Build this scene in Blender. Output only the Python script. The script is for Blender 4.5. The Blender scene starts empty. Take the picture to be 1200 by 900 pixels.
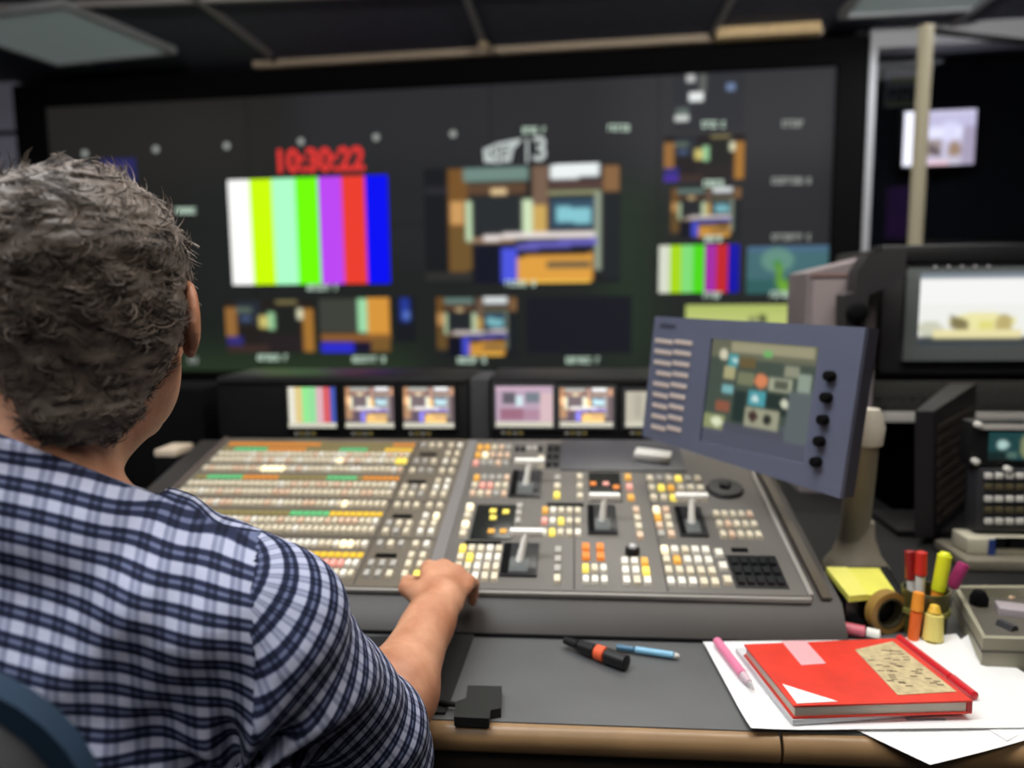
import bpy, bmesh, math, random
import numpy as np
from mathutils import Vector, Matrix
random.seed(7); np.random.seed(7)
sc = bpy.context.scene
COL = sc.collection
PI = math.pi
def s2l(c):
    c = c/255.0
    return c/12.92 if c <= 0.04045 else ((c+0.055)/1.055)**2.4
def lin(rgb): return tuple(s2l(c) for c in rgb)+(1.0,)

# ------------------------------------------------------------------ camera, world, lights, exposure
FPX = 900.0
CAM = Vector((0, 0, 1.25))
RC = (Matrix.Rotation(math.radians(4.7), 3, 'Z') @ Matrix.Rotation(math.radians(83.0), 3, 'X') @ Matrix.Rotation(-0.01, 3, 'Z'))
cd = bpy.data.cameras.new('camera'); cam = bpy.data.objects.new('camera', cd); COL.objects.link(cam)
cd.sensor_width = 36; cd.lens = 27; cd.clip_start = 0.02; cd.clip_end = 60
cam.location = CAM; cam.rotation_euler = RC.to_euler()
cd.dof.use_dof = True; cd.dof.focus_distance = 0.78; cd.dof.aperture_fstop = 2.6
sc.camera = cam
w = bpy.data.worlds.new('world'); sc.world = w; w.use_nodes = True
w.node_tree.nodes['Background'].inputs[0].default_value = (0.55, 0.6, 0.75, 1)
w.node_tree.nodes['Background'].inputs[1].default_value = 0.03
sc.view_settings.view_transform = 'Standard'; sc.view_settings.look = 'None'
sc.view_settings.exposure = 0.0; sc.view_settings.gamma = 1.0; sc.view_settings.use_curve_mapping = False
LIGHTS = [  # x, y, size x, size y, watts, colour, spread
    (-0.75, 0.62, 1.15, 0.55, 21, (0.90, 0.95, 1.0), 150),
    (0.62, 0.95, 1.15, 0.55, 12, (1.0, 0.95, 0.87), 150),
    (-0.1, -0.9, 1.15, 0.55, 8, (1.0, 0.96, 0.90), 165),
    (0.3, 2.3, 1.15, 0.35, 7, (1.0, 0.95, 0.86), 110),
    (1.62, 3.55, 0.55, 0.40, 6, (0.97, 0.98, 1.0), 170),  # lamp added under the dim right fixture to brighten the window frame
    (-2.42, 3.62, 0.50, 0.50, 4, (0.95, 0.98, 1.0), 170),  # lamp added under the dim left fixture to brighten the side panel
]
CZ = 2.47
ZT = .75
for (x, y, sx, sy, wt, c, sp) in LIGHTS:
    ld = bpy.data.lights.new('ceiling_lamp', 'AREA'); ld.shape = 'RECTANGLE'; ld.size = sx; ld.size_y = sy
    ld.energy = wt; ld.color = c; ld.spread = math.radians(sp)
    lo = bpy.data.objects.new('ceiling_lamp', ld); lo.location = (x, y, CZ-0.035); COL.objects.link(lo)

FILL_SPOTS = [((0.75, 1.05, 2.18), (1.7, 4.0, 2.25), 16), ((-0.9, 0.95, 2.18), (-1.8, 4.3, 2.45), 9)]  # added lamps out of view, brightening the wall header and ceiling
for (p, a, wt) in FILL_SPOTS:
    ld = bpy.data.lights.new('fill_lamp', 'AREA'); ld.shape = 'DISK'; ld.size = .12; ld.energy = wt; ld.color = (1, .96, .9); ld.spread = math.radians(110)
    lo = bpy.data.objects.new('fill_lamp', ld); lo.location = p; lo.rotation_euler = (Vector(a)-Vector(p)).to_track_quat('-Z', 'Y').to_euler(); COL.objects.link(lo)

# ------------------------------------------------------------------ helpers: a photo pixel to a point on a world plane
def ray(x, y): return RC @ Vector(((x-600)/FPX, -(y-450)/FPX, -1.0))
def hit(x, y, p, n):
    d = ray(x, y); t = (Vector(p)-CAM).dot(n)/d.dot(n); return CAM + t*d
def atz(x, y, z): return hit(x, y, (0, 0, z), Vector((0, 0, 1)))
def aty(x, y, Y): return hit(x, y, (0, Y, 0), Vector((0, 1, 0)))

# ------------------------------------------------------------------ materials
MATS = {}
def mat(name, rgb, rough=0.6, metal=0.0, emit=0.0, noise=0.0, nscale=30.0, bump=0.0, spec=0.5, coat=0.0, ergb=None):
    if name in MATS: return MATS[name]
    m = bpy.data.materials.new(name); m.use_nodes = True; nt = m.node_tree; b = nt.nodes['Principled BSDF']
    b.inputs['Base Color'].default_value = lin(rgb); b.inputs['Roughness'].default_value = rough
    b.inputs['Metallic'].default_value = metal; b.inputs['Specular IOR Level'].default_value = spec
    b.inputs['Coat Weight'].default_value = coat
    if emit:
        b.inputs['Emission Color'].default_value = lin(ergb or rgb); b.inputs['Emission Strength'].default_value = emit
    if noise or bump:
        tc = nt.nodes.new('ShaderNodeTexCoord'); nz = nt.nodes.new('ShaderNodeTexNoise')
        nz.inputs['Scale'].default_value = nscale; nz.inputs['Detail'].default_value = 4
        nt.links.new(tc.outputs['Object'], nz.inputs['Vector'])
        if noise:
            r = nt.nodes.new('ShaderNodeValToRGB'); c = lin(rgb)
            r.color_ramp.elements[0].position = 0.3; r.color_ramp.elements[1].position = 0.7
            r.color_ramp.elements[0].color = tuple(v*(1-noise) for v in c[:3])+(1,)
            r.color_ramp.elements[1].color = tuple(min(1, v*(1+noise)) for v in c[:3])+(1,)
            nt.links.new(nz.outputs['Fac'], r.inputs['Fac']); nt.links.new(r.outputs['Color'], b.inputs['Base Color'])
        if bump:
            bp = nt.nodes.new('ShaderNodeBump'); bp.inputs['Strength'].default_value = bump; bp.inputs['Distance'].default_value = 0.003
            nt.links.new(nz.outputs['Fac'], bp.inputs['Height']); nt.links.new(bp.outputs['Normal'], b.inputs['Normal'])
    MATS[name] = m; return m
def glow(name, rgb, k=1.0): return mat(name, (8, 8, 8), 0.5, emit=k, ergb=rgb)

# ------------------------------------------------------------------ mesh builder
class MB:
    def __init__(s): s.v = []; s.f = []; s.mi = []; s.mats = []; s.sm = []
    def _m(s, m):
        if m is None: return 0
        if m not in s.mats: s.mats.append(m)
        return s.mats.index(m)
    def add(s, vs, fs, m=None, smooth=False, M=None):
        o = len(s.v); k = s._m(m)
        for p in vs: s.v.append(tuple(M @ Vector(p)) if M is not None else tuple(p))
        for f in fs: s.f.append(tuple(i+o for i in f)); s.mi.append(k); s.sm.append(smooth)
        return s
    def box(s, a, b, m=None, M=None, bev=0.0):
        (x0, y0, z0), (x1, y1, z1) = a, b
        if x0 > x1: x0, x1 = x1, x0
        if y0 > y1: y0, y1 = y1, y0
        if z0 > z1: z0, z1 = z1, z0
        if bev <= 0:
            vs = [(x0,y0,z0),(x1,y0,z0),(x1,y1,z0),(x0,y1,z0),(x0,y0,z1),(x1,y0,z1),(x1,y1,z1),(x0,y1,z1)]
            return s.add(vs, [(0,3,2,1),(4,5,6,7),(0,1,5,4),(1,2,6,5),(2,3,7,6),(3,0,4,7)], m, False, M)
        bev = min(bev, (x1-x0)*.45, (y1-y0)*.45, (z1-z0)*.45)
        bm = bmesh.new(); bmesh.ops.create_cube(bm, size=1)
        for v in bm.verts:
            v.co = Vector((x0+(v.co.x+.5)*(x1-x0), y0+(v.co.y+.5)*(y1-y0), z0+(v.co.z+.5)*(z1-z0)))
        bmesh.ops.bevel(bm, geom=bm.edges[:], offset=bev, segments=2, profile=0.6, affect='EDGES')
        vs = [v.co[:] for v in bm.verts]; fs = [[v.index for v in f.verts] for f in bm.faces]; bm.free()
        return s.add(vs, fs, m, False, M)
    def prism(s, poly, lo, hi, m=None, M=None, axis='z'):
        n = len(poly)
        def P(a, b, h): return (a, b, h) if axis == 'z' else ((a, h, b) if axis == 'y' else (h, a, b))
        vs = [P(a, b, lo) for a, b in poly]+[P(a, b, hi) for a, b in poly]
        fs = [tuple(range(n))[::-1], tuple(range(n, 2*n))]+[(i, (i+1) % n, (i+1) % n+n, i+n) for i in range(n)]
        return s.add(vs, fs, m, False, M)
    def tube(s, pts, rad, m=None, n=12, M=None, caps=True, flat=1.0):
        pts = [Vector(p) for p in pts]; rs = rad if isinstance(rad, (list, tuple)) else [rad]*len(pts)
        vs = []; fs = []; up = None
        for i, p in enumerate(pts):
            t = (pts[min(i+1, len(pts)-1)]-pts[max(i-1, 0)]).normalized()
            if up is None: up = Vector((0, 0, 1)) if abs(t.z) < .9 else Vector((1, 0, 0))
            a = t.cross(up).normalized(); b = a.cross(t).normalized(); up = b
            for k in range(n):
                q = 2*PI*k/n; vs.append(p+rs[i]*(math.cos(q)*a+flat*math.sin(q)*b))
        for i in range(len(pts)-1):
            for k in range(n): fs.append((i*n+k, i*n+(k+1) % n, (i+1)*n+(k+1) % n, (i+1)*n+k))
        if caps: fs.append(tuple(range(n))[::-1]); fs.append(tuple((len(pts)-1)*n+k for k in range(n)))
        return s.add(vs, fs, m, True, M)
    def lathe(s, prof, m=None, n=24, M=None):
        vs = []; fs = []
        for r, z in prof:
            for k in range(n): vs.append((r*math.cos(2*PI*k/n), r*math.sin(2*PI*k/n), z))
        for i in range(len(prof)-1):
            for k in range(n): fs.append((i*n+k, i*n+(k+1) % n, (i+1)*n+(k+1) % n, (i+1)*n+k))
        fs.append(tuple(range(n))[::-1]); fs.append(tuple((len(prof)-1)*n+k for k in range(n)))
        return s.add(vs, fs, m, True, M)
    def build(s, name, m=None, parent=None, **tags):
        me = bpy.data.meshes.new(name); me.from_pydata(s.v, [], s.f)
        ms = s.mats or ([m] if m else [])
        for q in ms: me.materials.append(q)
        if s.mats: me.polygons.foreach_set('material_index', s.mi)
        me.polygons.foreach_set('use_smooth', s.sm); me.update()
        bm = bmesh.new(); bm.from_mesh(me); bmesh.ops.recalc_face_normals(bm, faces=bm.faces[:]); bm.to_mesh(me); bm.free()
        try: me.set_sharp_from_angle(angle=math.radians(42))
        except Exception: pass
        o = bpy.data.objects.new(name, me); COL.objects.link(o)
        if parent is not None: o.parent = parent
        for k, v in tags.items(): o[k] = v
        return o
def thing(name, label, cat, loc=(0, 0, 0), rot=(0, 0, 0), group=None, M=None):
    o = bpy.data.objects.new(name, None); COL.objects.link(o); o.empty_display_size = .05
    if M is not None: o.matrix_world = M
    else: o.location = loc; o.rotation_euler = rot
    o['label'] = label; o['category'] = cat
    if group: o['group'] = group
    return o
def one(o, label, cat, group=None):
    o['label'] = label; o['category'] = cat
    if group: o['group'] = group
    return o
def struct(o): o['kind'] = 'structure'; return o

# pictures on screens: a grid mesh carrying what the screen shows
def picmat(k=1.0):
    nm = 'screen_picture_%d' % int(k*100)
    if nm in MATS: return MATS[nm]
    m = bpy.data.materials.new(nm); m.use_nodes = True; nt = m.node_tree; b = nt.nodes['Principled BSDF']
    a = nt.nodes.new('ShaderNodeAttribute'); a.attribute_name = 'shown'
    b.inputs['Base Color'].default_value = (.01, .01, .01, 1); b.inputs['Roughness'].default_value = .5; b.inputs['Specular IOR Level'].default_value = .06
    nt.links.new(a.outputs['Color'], b.inputs['Emission Color']); b.inputs['Emission Strength'].default_value = k
    MATS[nm] = m; return m
def paint(nx, ny, ext, bg, ops, blur=1, gain=1.0, lift=0.0):
    x0, y0, x1, y1 = ext
    X, Y = np.meshgrid(x0+(np.arange(nx)+.5)/nx*(x1-x0), y0+(np.arange(ny)+.5)/ny*(y1-y0))
    A = np.zeros((ny, nx, 3)); A[:] = [s2l(c) for c in bg]
    for op in ops:
        a, b, c, d, col = op[:5]; sl = op[5] if len(op) > 5 else 0; ell = len(op) > 6
        Yk = Y-sl*(X-a)
        k = (((X-(a+c)/2)/((c-a)/2))**2+((Yk-(b+d)/2)/((d-b)/2))**2 < 1) if ell else (X >= a) & (X < c) & (Yk >= b) & (Yk < d)
        A[k] = [s2l(v) for v in col]
    for _ in range(blur):
        P = np.pad(A, ((1, 1), (1, 1), (0, 0)), mode='edge')
        A = (P[:-2, 1:-1]+P[2:, 1:-1]+P[1:-1, :-2]+P[1:-1, 2:]+2*P[1:-1, 1:-1])/6
    return A*gain+lift
def picture(name, parent, x0, z0, x1, z1, A, y=-.004, k=1.0, M=None, thick=.003):
    """a lit picture: local x to the right, z up (z1 top), facing -y"""
    ny, nx = A.shape[:2]
    vs = []; fs = []
    for j in range(ny):
        for i in range(nx): vs.append((x0+(x1-x0)*i/(nx-1), y, z1+(z0-z1)*j/(ny-1)))
    for j in range(ny-1):
        for i in range(nx-1):
            a = j*nx+i; fs.append((a, a+nx, a+nx+1, a+1))
    me = bpy.data.meshes.new(name); me.from_pydata(vs, [], fs)
    ca = me.color_attributes.new('shown', 'FLOAT_COLOR', 'POINT')
    d = np.ones((ny*nx, 4), np.float32); d[:, :3] = A.reshape(-1, 3); ca.data.foreach_set('color', d.ravel())
    me.materials.append(picmat(k)); me.update()
    if M is not None: me.transform(M)
    o = bpy.data.objects.new(name, me); COL.objects.link(o); o.parent = parent
    return o

# ------------------------------------------------------------------ common materials
black = mat('black_plastic', (17, 17, 19), .45)
blackm = mat('matt_black', (10, 10, 12), .9, spec=.15)
gblack = mat('gloss_black', (14, 15, 16), .22)
dgrey = mat('dark_grey_metal', (52, 52, 56), .5, noise=.12, nscale=8)
mgrey = mat('mid_grey_metal', (92, 92, 98), .5, noise=.08, nscale=10)
lgrey = mat('light_grey_paint', (170, 170, 172), .5)
beige = mat('beige_plastic', (158, 150, 134), .5, noise=.06, nscale=12)
chrome = mat('brushed_silver', (205, 205, 208), .3, metal=.6)
white = mat('white_plastic', (225, 222, 215), .4)

# ------------------------------------------------------------------ room
RM = dict(x0=-4.3, x1=3.6, y0=-2.6)
struct(MB().box((RM['x0'], RM['y0'], -.1), (RM['x1'], 6.2, 0), mat('dark_carpet', (38, 38, 42), .95, noise=.3, nscale=60)).build('floor'))
tile = mat('ceiling_tile_black', (72, 74, 90), .85, noise=.15, nscale=25, bump=.2)
tb = MB().box((RM['x0'], RM['y0'], CZ+.02), (RM['x1'], 6.2, CZ+.12), tile)
struct(tb.build('ceiling'))
gridm = mat('ceiling_grid_grey', (150, 146, 146), .5)
xs = [-3.7, -2.59, -1.58, -.456, .668, 1.78, 2.9]
for i, x in enumerate(xs):
    struct(MB().box((x-.013, RM['y0'], CZ-.006), (x+.013, 4.0-(x)*.03+.02, CZ+.02), gridm).build('trim_%d' % (i+1)))
for j, y in enumerate((-1.5, -.3, .9, 2.1, 3.3)):
    struct(MB().box((RM['x0'], y-.013, CZ-.005), (RM['x1'], y+.013, CZ+.02), gridm).build('trim_%d' % (j+10)))
# light fixtures over the room that give its light
for (x, y, sx, sy, wt, c, sp) in LIGHTS[:4]:
    t = thing('ceiling_light', 'recessed ceiling light over the %s of the room' % {21: 'seated man', 12: 'papers', 8.0: 'camera side', 7: 'monitor units'}[wt], 'ceiling light', (x, y, CZ-.03), group=None)
    f = MB()
    for a, b in (((-sx/2-.03, -sy/2-.03, 0), (sx/2+.03, -sy/2, .05)), ((-sx/2-.03, sy/2, 0), (sx/2+.03, sy/2+.03, .05)),
                 ((-sx/2-.03, -sy/2, 0), (-sx/2, sy/2, .05)), ((sx/2, -sy/2, 0), (sx/2+.03, sy/2, .05))): f.box(a, b)
    f.build('frame', lgrey, t)
    MB().box((-sx/2, -sy/2, .01), (sx/2, sy/2, .04)).build('diffuser', glow('diffuser_lit', (255, 250, 240), 3.0), t)

for k, (p, a, wt) in enumerate(FILL_SPOTS):  # housings for the added fill lamps, out of view
    t = thing('fill_spot', 'added unseen black spotlight aimed at the %s end of the front wall' % ('right', 'left')[k], 'fill_spot')
    d = (Vector(a)-Vector(p)).normalized(); P_ = Vector(p)
    MB().tube([P_-d*.16, P_-d*.02, P_-d*.006], [.05, .075, .075], n=20).build('lamp_head', black, t)
    MB().tube([P_-d*.10+Vector((0, 0, .04)), (P_.x-d.x*.1, P_.y-d.y*.1, CZ+.015)], .012, n=10).build('stem', black, t)

# the wall frame: the video wall stands slightly turned to the desk
WD = math.radians(4.3)
W0 = aty(600, 300, 4.2); WN = Vector((math.sin(WD), math.cos(WD), 0))
WM = Matrix.Translation((W0.x, W0.y, 0)) @ Matrix.Rotation(-WD, 4, 'Z')
WI = WM.inverted()
def W(px, py, off=0.0):
    q = WI @ hit(px, py, W0+WN*off, WN); return (q.x, q.z)
# front wall behind, set back
fw = MB().box((-3.6, .62, 0), (4.6, .72, 2.49), mat('front_wall_grey', (50, 50, 58), .9), M=WM); struct(fw.build('wall_front'))
struct(MB().box((RM['x0']-.1, RM['y0'], 0), (RM['x0'], 6.2, CZ+.02), mat('wall_dark', (58, 58, 66), .9)).build('wall_left'))
struct(MB().box((RM['x1'], RM['y0'], 0), (RM['x1']+.1, 6.2, CZ+.02), MATS['wall_dark']).build('wall_right'))
struct(MB().box((RM['x0'], RM['y0']-.1, 0), (RM['x1'], RM['y0'], CZ+.02), MATS['wall_dark']).build('wall_back'))
# pale panel left of the video wall
xa, _ = W(-150, 150); xb, _ = W(23, 150); _, zt = W(10, 96)
struct(MB().box((xa-1.0, .0, 0), (xb-.01, .06, zt), mat('wall_panel_lilac', (190, 190, 215), .7), M=WM).build('trim_20'))
_, zs = W(10, 156)
struct(MB().box((xa-1.0, -.012, zs-.012), (xb-.01, .0, zs+.012), mat('seam_dark', (50, 48, 56), .7), M=WM).build('trim_21'))
# pale rail where ceiling meets the wall header and the tan batten
p0 = W(300, 76, -.06); p1 = W(962, 42, -.06)
struct(MB().box((p0[0], -.10, CZ-.012), (p1[0], -.05, CZ+.02), mat('rail_pale', (190, 172, 150), .6), M=WM).build('trim_22'))
pa = W(838, 44, -.12)[0]; pb = W(958, 38, -.12)[0]
one(MB().box((pa, -.2, CZ-.03), (pb, -.11, CZ+.018), M=WM, bev=.006).build('ceiling_batten', mat('tan_wood', (235, 205, 155), .6, noise=.1, nscale=20)), 'short tan wooden batten fixed on the ceiling above the video wall', 'batten')
h = atz(567, 50, CZ)
one(MB().lathe([(.006, -.0), (.028, -.004), (.03, -.018), (.02, -.03), (.004, -.034)], M=Matrix.Translation((h.x, h.y-.02, CZ-.004))).build('smoke_detector', mat('cream_plastic', (190, 170, 140), .5)), 'tiny cream ceiling sensor at the seam above the video wall', 'sensor')

# dim ceiling fixtures top left and top right, a glow added to their diffusers
def fixture(px, label, name, cat):
    q = [atz(x, y, CZ-.01) for x, y in px]
    cx = sum(p.x for p in q)/4; cy = sum(p.y for p in q)/4
    ang = math.atan2(q[1].y-q[0].y, q[1].x-q[0].x)
    sx = ((q[1]-q[0]).length+(q[2]-q[3]).length)/2; sy = ((q[3]-q[0]).length+(q[2]-q[1]).length)/2
    t = thing(name, label, cat, (cx, cy, CZ-.022), (0, 0, ang))
    fr = .03; f = MB()
    f.box((-sx/2, -sy/2, 0), (sx/2, -sy/2+fr, .035)); f.box((-sx/2, sy/2-fr, 0), (sx/2, sy/2, .035))
    f.box((-sx/2, -sy/2+fr, 0), (-sx/2+fr, sy/2-fr, .035)); f.box((sx/2-fr, -sy/2+fr, 0), (sx/2, sy/2-fr, .035))
    f.build('frame', mat('fixture_frame', (165, 168, 172), .5), t)
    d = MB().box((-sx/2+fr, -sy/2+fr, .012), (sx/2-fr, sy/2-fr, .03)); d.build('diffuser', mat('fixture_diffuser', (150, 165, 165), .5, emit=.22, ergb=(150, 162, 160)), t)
    return t
fixture([(-75, 83), (63, 75), (197, 62), (85, 5)][0:0] or [(68, 76), (197, 62), (92, 5), (-90, 24)], 'dim square ceiling light at the upper left, glow added to its diffuser', 'ceiling_light', 'ceiling light')
fixture([(1006, 16), (1190, 5), (1150, -30), (990, -20)], 'pale ceiling light panel above the window on the right', 'ceiling_light', 'ceiling light')

# ------------------------------------------------------------------ video wall
vw = thing('video_wall', 'large dark video wall showing colour bars, clock and studio pictures', 'video wall', M=WM)
xl = W(54, 125)[0]; xr = W(976, 180)[0]; ztop = W(980, 78)[1]; zbot = W(600, 437)[1]
fxl = W(24, 130)[0]; fxr = W(1012, 150)[0]; fzt = CZ-.02
fr = MB()
fr.box((fxl, -.05, ztop), (fxr, .3, fzt)); fr.box((fxl, -.05, zbot-.7), (xl, .3, ztop)); fr.box((xr, -.05, zbot-.7), (fxr, .3, ztop)); fr.box((xl, -.04, zbot-.7), (xr, .3, zbot))
fr.build('frame', blackm, vw)
# screen surface: dark grey greenish picture field
bgA = paint(96, 40, (0, 0, 1, 1), (27, 30, 29), [(0, 0, .2, 1, (27, 27, 25)), (.0, .0, 1, .28, (39, 39, 42)), (.0, .0, .35, .3, (32, 31, 30)), (.75, 0, 1, .35, (47, 47, 50)), (.83, .3, 1, .7, (34, 34, 37)), (.45, .25, .78, .6, (33, 34, 37)),
    (.74, .35, .79, .95, (34, 48, 34)), (.0, .8, .5, .95, (24, 30, 26)), (.0, .93, .5, 1, (38, 52, 34))], blur=14, gain=1.15)
sA = bgA
picture('screen', vw, xl, zbot, xr, ztop, sA, y=0.0)
# raster of projector cubes: very thin dark seams
sm = MB()
for px in (290, 575, 772):
    x = W(px, 150)[0]; sm.box((x-.0025, -.0015, zbot), (x+.0025, 0, ztop))
sm.box((xl, -.0015, W(500, 262)[1]-.002), (xr, 0, W(500, 262)[1]+.002))
sm.build('seam', mat('seam_line', (24, 24, 25), .7), vw)
def vpic(x0, y0, x1, y1, A, name='video_picture', y=-.004, k=1.0):
    a = W(x0, (y0+y1)/2); b = W(x1, (y0+y1)/2); c = W((x0+x1)/2, y0); d = W((x0+x1)/2, y1)
    return picture(name, vw, a[0], d[1], b[0], c[1], A, y=y, k=k)
BARS = [(255, 255, 252), (200, 250, 0), (172, 255, 200), (112, 250, 0), (185, 70, 240), (232, 60, 45), (0, 8, 240)]
def bars(dim=1.0, cols=BARS, n=12, blur=0):
    A = np.zeros((6, n*7, 3))
    for i, c in enumerate(cols): A[:, i*n:(i+1)*n] = [s2l(v)*dim for v in c]
    return A
vpic(270, 208, 456, 333, bars(1.05))
STUD = [(190,220,280,700,(118,82,40)), (200,370,270,480,(205,155,95)), (200,500,300,690,(110,84,45)), (270,225,565,285,(112,138,130)), (285,290,560,345,(92,68,50)), (395,318,465,345,(230,200,150)),
 (275,370,305,560,(195,220,180)), (305,360,535,525,(38,42,46)), (540,370,582,525,(210,230,190)), (582,225,655,520,(120,95,78)), (585,400,650,520,(205,168,92)),
 (665,220,885,285,(238,244,244), -.03), (670,295,900,330,(85,62,58)), (660,338,890,352,(150,152,115)), (670,370,870,510,(52,78,98)), (690,410,850,480,(135,200,210), .05), (900,230,980,350,(135,100,66)),
 (868,350,890,700,(150,160,140)), (300,545,500,572,(150,122,98)), (360,530,870,556,(236,226,222), -.02), (510,575,880,605,(104,98,190), -.06), (310,580,440,760,(14,17,34)), (440,590,512,750,(76,86,225)),
 (515,635,860,758,(224,160,66), -.03), (650,660,850,695,(118,98,66), -.03), (520,740,850,762,(240,190,80)), (890,360,985,740,(30,34,38)), (80,300,190,340,(40,40,46)), (70,700,300,740,(46,46,44))]
vpic(498, 194, 727, 332, paint(100, 62, (75, 215, 985, 762), (22, 24, 28), STUD, 1))
SA = [(95,120,150,260,(150,105,55)), (105,255,175,300,(48,44,120)), (150,90,270,200,(38,44,52)), (150,125,230,150,(90,105,95)), (180,160,220,190,(70,85,120)), (262,160,300,215,(205,190,110)), (300,145,332,230,(150,200,150)),
 (340,90,440,110,(130,120,80)), (340,120,440,250,(30,32,30)), (440,130,470,180,(225,225,190)), (470,130,520,330,(165,115,50)), (270,250,470,330,(38,32,34)), (100,300,300,335,(60,44,40))]
vpic(265, 351, 369, 413, paint(52, 32, (95, 82, 525, 338), (34, 30, 28), SA, 1))
SB = [(540,85,712,240,(62,64,58)), (716,85,762,240,(158,220,170)), (765,80,868,260,(215,150,60)), (545,245,870,285,(140,92,48)), (548,290,700,335,(44,44,205)), (700,285,780,335,(24,20,44)), (780,270,868,335,(120,88,44), -.1)]
vpic(375, 349, 458, 413, paint(46, 32, (538, 78, 872, 338), (44, 40, 34), SB, 1))
vpic(463, 348, 487, 400, paint(14, 24, (0, 0, 1, 1), (22, 24, 30), [(.3, .05, .75, .55, (36, 56, 150)), (.45, .35, .7, .5, (90, 120, 200))], 2))
vpic(512, 348, 606, 417, paint(56, 40, (190, 215, 985, 762), (22, 24, 28), STUD, 1, .8))
vpic(617, 347, 740, 414, paint(30, 16, (0, 0, 1, 1), (21, 23, 32), [], 1))
vpic(778, 158, 873, 212, paint(52, 32, (95, 82, 525, 338), (32, 26, 28), SA+[(95,300,180,335,(70,44,150))], 1))
vpic(786, 220, 868, 278, paint(52, 34, (190, 215, 985, 762), (22, 24, 28), STUD, 1, .75))
vpic(772, 287, 866, 343, bars(.72, [(250, 255, 235), (195, 250, 20), (150, 255, 140), (90, 250, 20), (190, 50, 190), (225, 40, 50), (10, 10, 190)]))
vpic(875, 288, 970, 344, paint(60, 36, (620, 265, 1070, 515), (66, 106, 112), [(620,265,1070,300,(72,104,130)), (700,280,880,400,(98,142,128),0,1), (620,440,1070,515,(46,92,92)), (770,340,812,385,(70,140,50),0,1), (788,370,824,470,(96,150,44),.0), (800,440,905,515,(110,165,50),0,1), (845,420,880,470,(60,120,40),0,1)], 2))
vpic(803, 357, 938, 420, paint(60, 30, (0, 0, 1, 1), (196, 208, 122), [(0, 0, 1, .18, (186, 200, 110)), (.55, .25, .62, .4, (120, 128, 80)), (.64, .2, .7, .42, (60, 66, 40)), (.5, .32, .66, .42, (215, 215, 190))], 1, .9))
vpic(790, 84, 872, 152, paint(50, 40, (320, 100, 620, 420), (45, 46, 52), [(372,120,412,158,(190,190,190)), (430,120,460,215,(95,98,95)), (388,215,445,262,(235,240,238)), (330,290,388,330,(92,104,100)), (328,330,388,368,(205,210,205)), (540,170,580,215,(110,130,165))], 1))
vpic(118, 186, 160, 214, paint(16, 12, (0, 0, 1, 1), (38, 38, 92), [(0.1, .3, .6, 1, (80, 80, 140))], 2))
# small captions: rows of tiny marks too small to read
cap = mat('caption_marks', (10, 10, 10), .5, emit=.95, ergb=(200, 225, 205)); capd = mat('caption_marks_dim', (10, 10, 10), .5, emit=.5, ergb=(200, 205, 200))
def caption(x0, x1, yc, h=7, m=cap, seed=0):
    rnd = random.Random(int(x0*7+yc)); a = W(x0, yc); b = W(x1, yc); n = max(2, int((x1-x0)/4.6)); g = MB(); hh = h/FPX*4.3/2
    for i in range(n):
        if n > 5 and i == n-2: continue
        xc = a[0]+(b[0]-a[0])*(i+.5)/n; wd = (b[0]-a[0])/n*.38
        z = a[1]+(b[1]-a[1])*i/n
        k = rnd.choice((0, 1, 2))
        g.box((xc-wd, -.006, z-hh), (xc-wd*.3, -.003, z+hh)); g.box((xc-wd, -.006, z+hh*.55), (xc+wd, -.003, z+hh))
        if k: g.box((xc-wd, -.006, z-hh), (xc+wd, -.003, z-hh*.5))
        if k == 2: g.box((xc+wd*.4, -.006, z-hh), (xc+wd, -.003, z+hh))
    g.build('caption', m, vw)
for c in ((360, 397, 337), (592, 628, 332), (302, 338, 419), (413, 452, 421), (536, 570, 422), (663, 703, 422), (824, 848, 215), (825, 846, 280), (824, 846, 346), (902, 940, 345), (206, 230, 247), (612, 640, 153), (712, 738, 150), (822, 850, 146)): caption(*c)
for c in ((916, 942, 145), (904, 950, 212), (904, 950, 278), (221, 232, 422)): caption(*c, m=capd)
for (x, y) in ((100, 180), (183, 175), (266, 171), (353, 166), (441, 161), (531, 157)):
    a = W(x, y); MB().lathe([(.001, 0), (.02, .001), (.02, .003), (.001, .004)], M=Matrix.Translation((a[0], -.002, a[1])) @ Matrix.Rotation(PI/2, 4, 'X'), n=10).build('marker_dot', capd, vw)
# clock digits and channel mark
def text(s_, name, parent, M, size, m, off=.0, ext=.002, sx=1.0):
    cu = bpy.data.curves.new(name, 'FONT'); cu.body = s_; cu.size = size; cu.extrude = ext; cu.offset = off; cu.align_x = 'CENTER'; cu.align_y = 'CENTER'
    to = bpy.data.objects.new(name, cu); COL.objects.link(to)
    me = bpy.data.meshes.new_from_object(to.evaluated_get(bpy.context.evaluated_depsgraph_get()))
    bpy.data.objects.remove(to); me.materials.clear(); me.materials.append(m)
    me.transform(M @ Matrix.Scale(sx, 4, Vector((1, 0, 0))))
    o = bpy.data.objects.new(name, me); COL.objects.link(o); o.parent = parent; return o
RX = Matrix.Rotation(PI/2, 4, 'X')
a = W(374, 189)
text('10:30:22', 'clock_digits', vw, Matrix.Translation((a[0], -.008, a[1])) @ RX, .172, mat('clock_red', (30, 5, 5), .5, emit=.9, ergb=(232, 52, 48)), off=.006, sx=.9)
a = W(633, 176)
text('3', 'channel_mark', vw, Matrix.Translation((a[0], -.008, a[1])) @ RX, .17, mat('mark_white', (20, 20, 20), .5, emit=.7, ergb=(215, 225, 222)), off=.004)
a = W(618, 177)
MB().box((a[0]-.006, -.009, a[1]-.06), (a[0]+.006, -.004, a[1]+.065)).build('channel_mark', MATS['mark_white'], vw)
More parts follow.
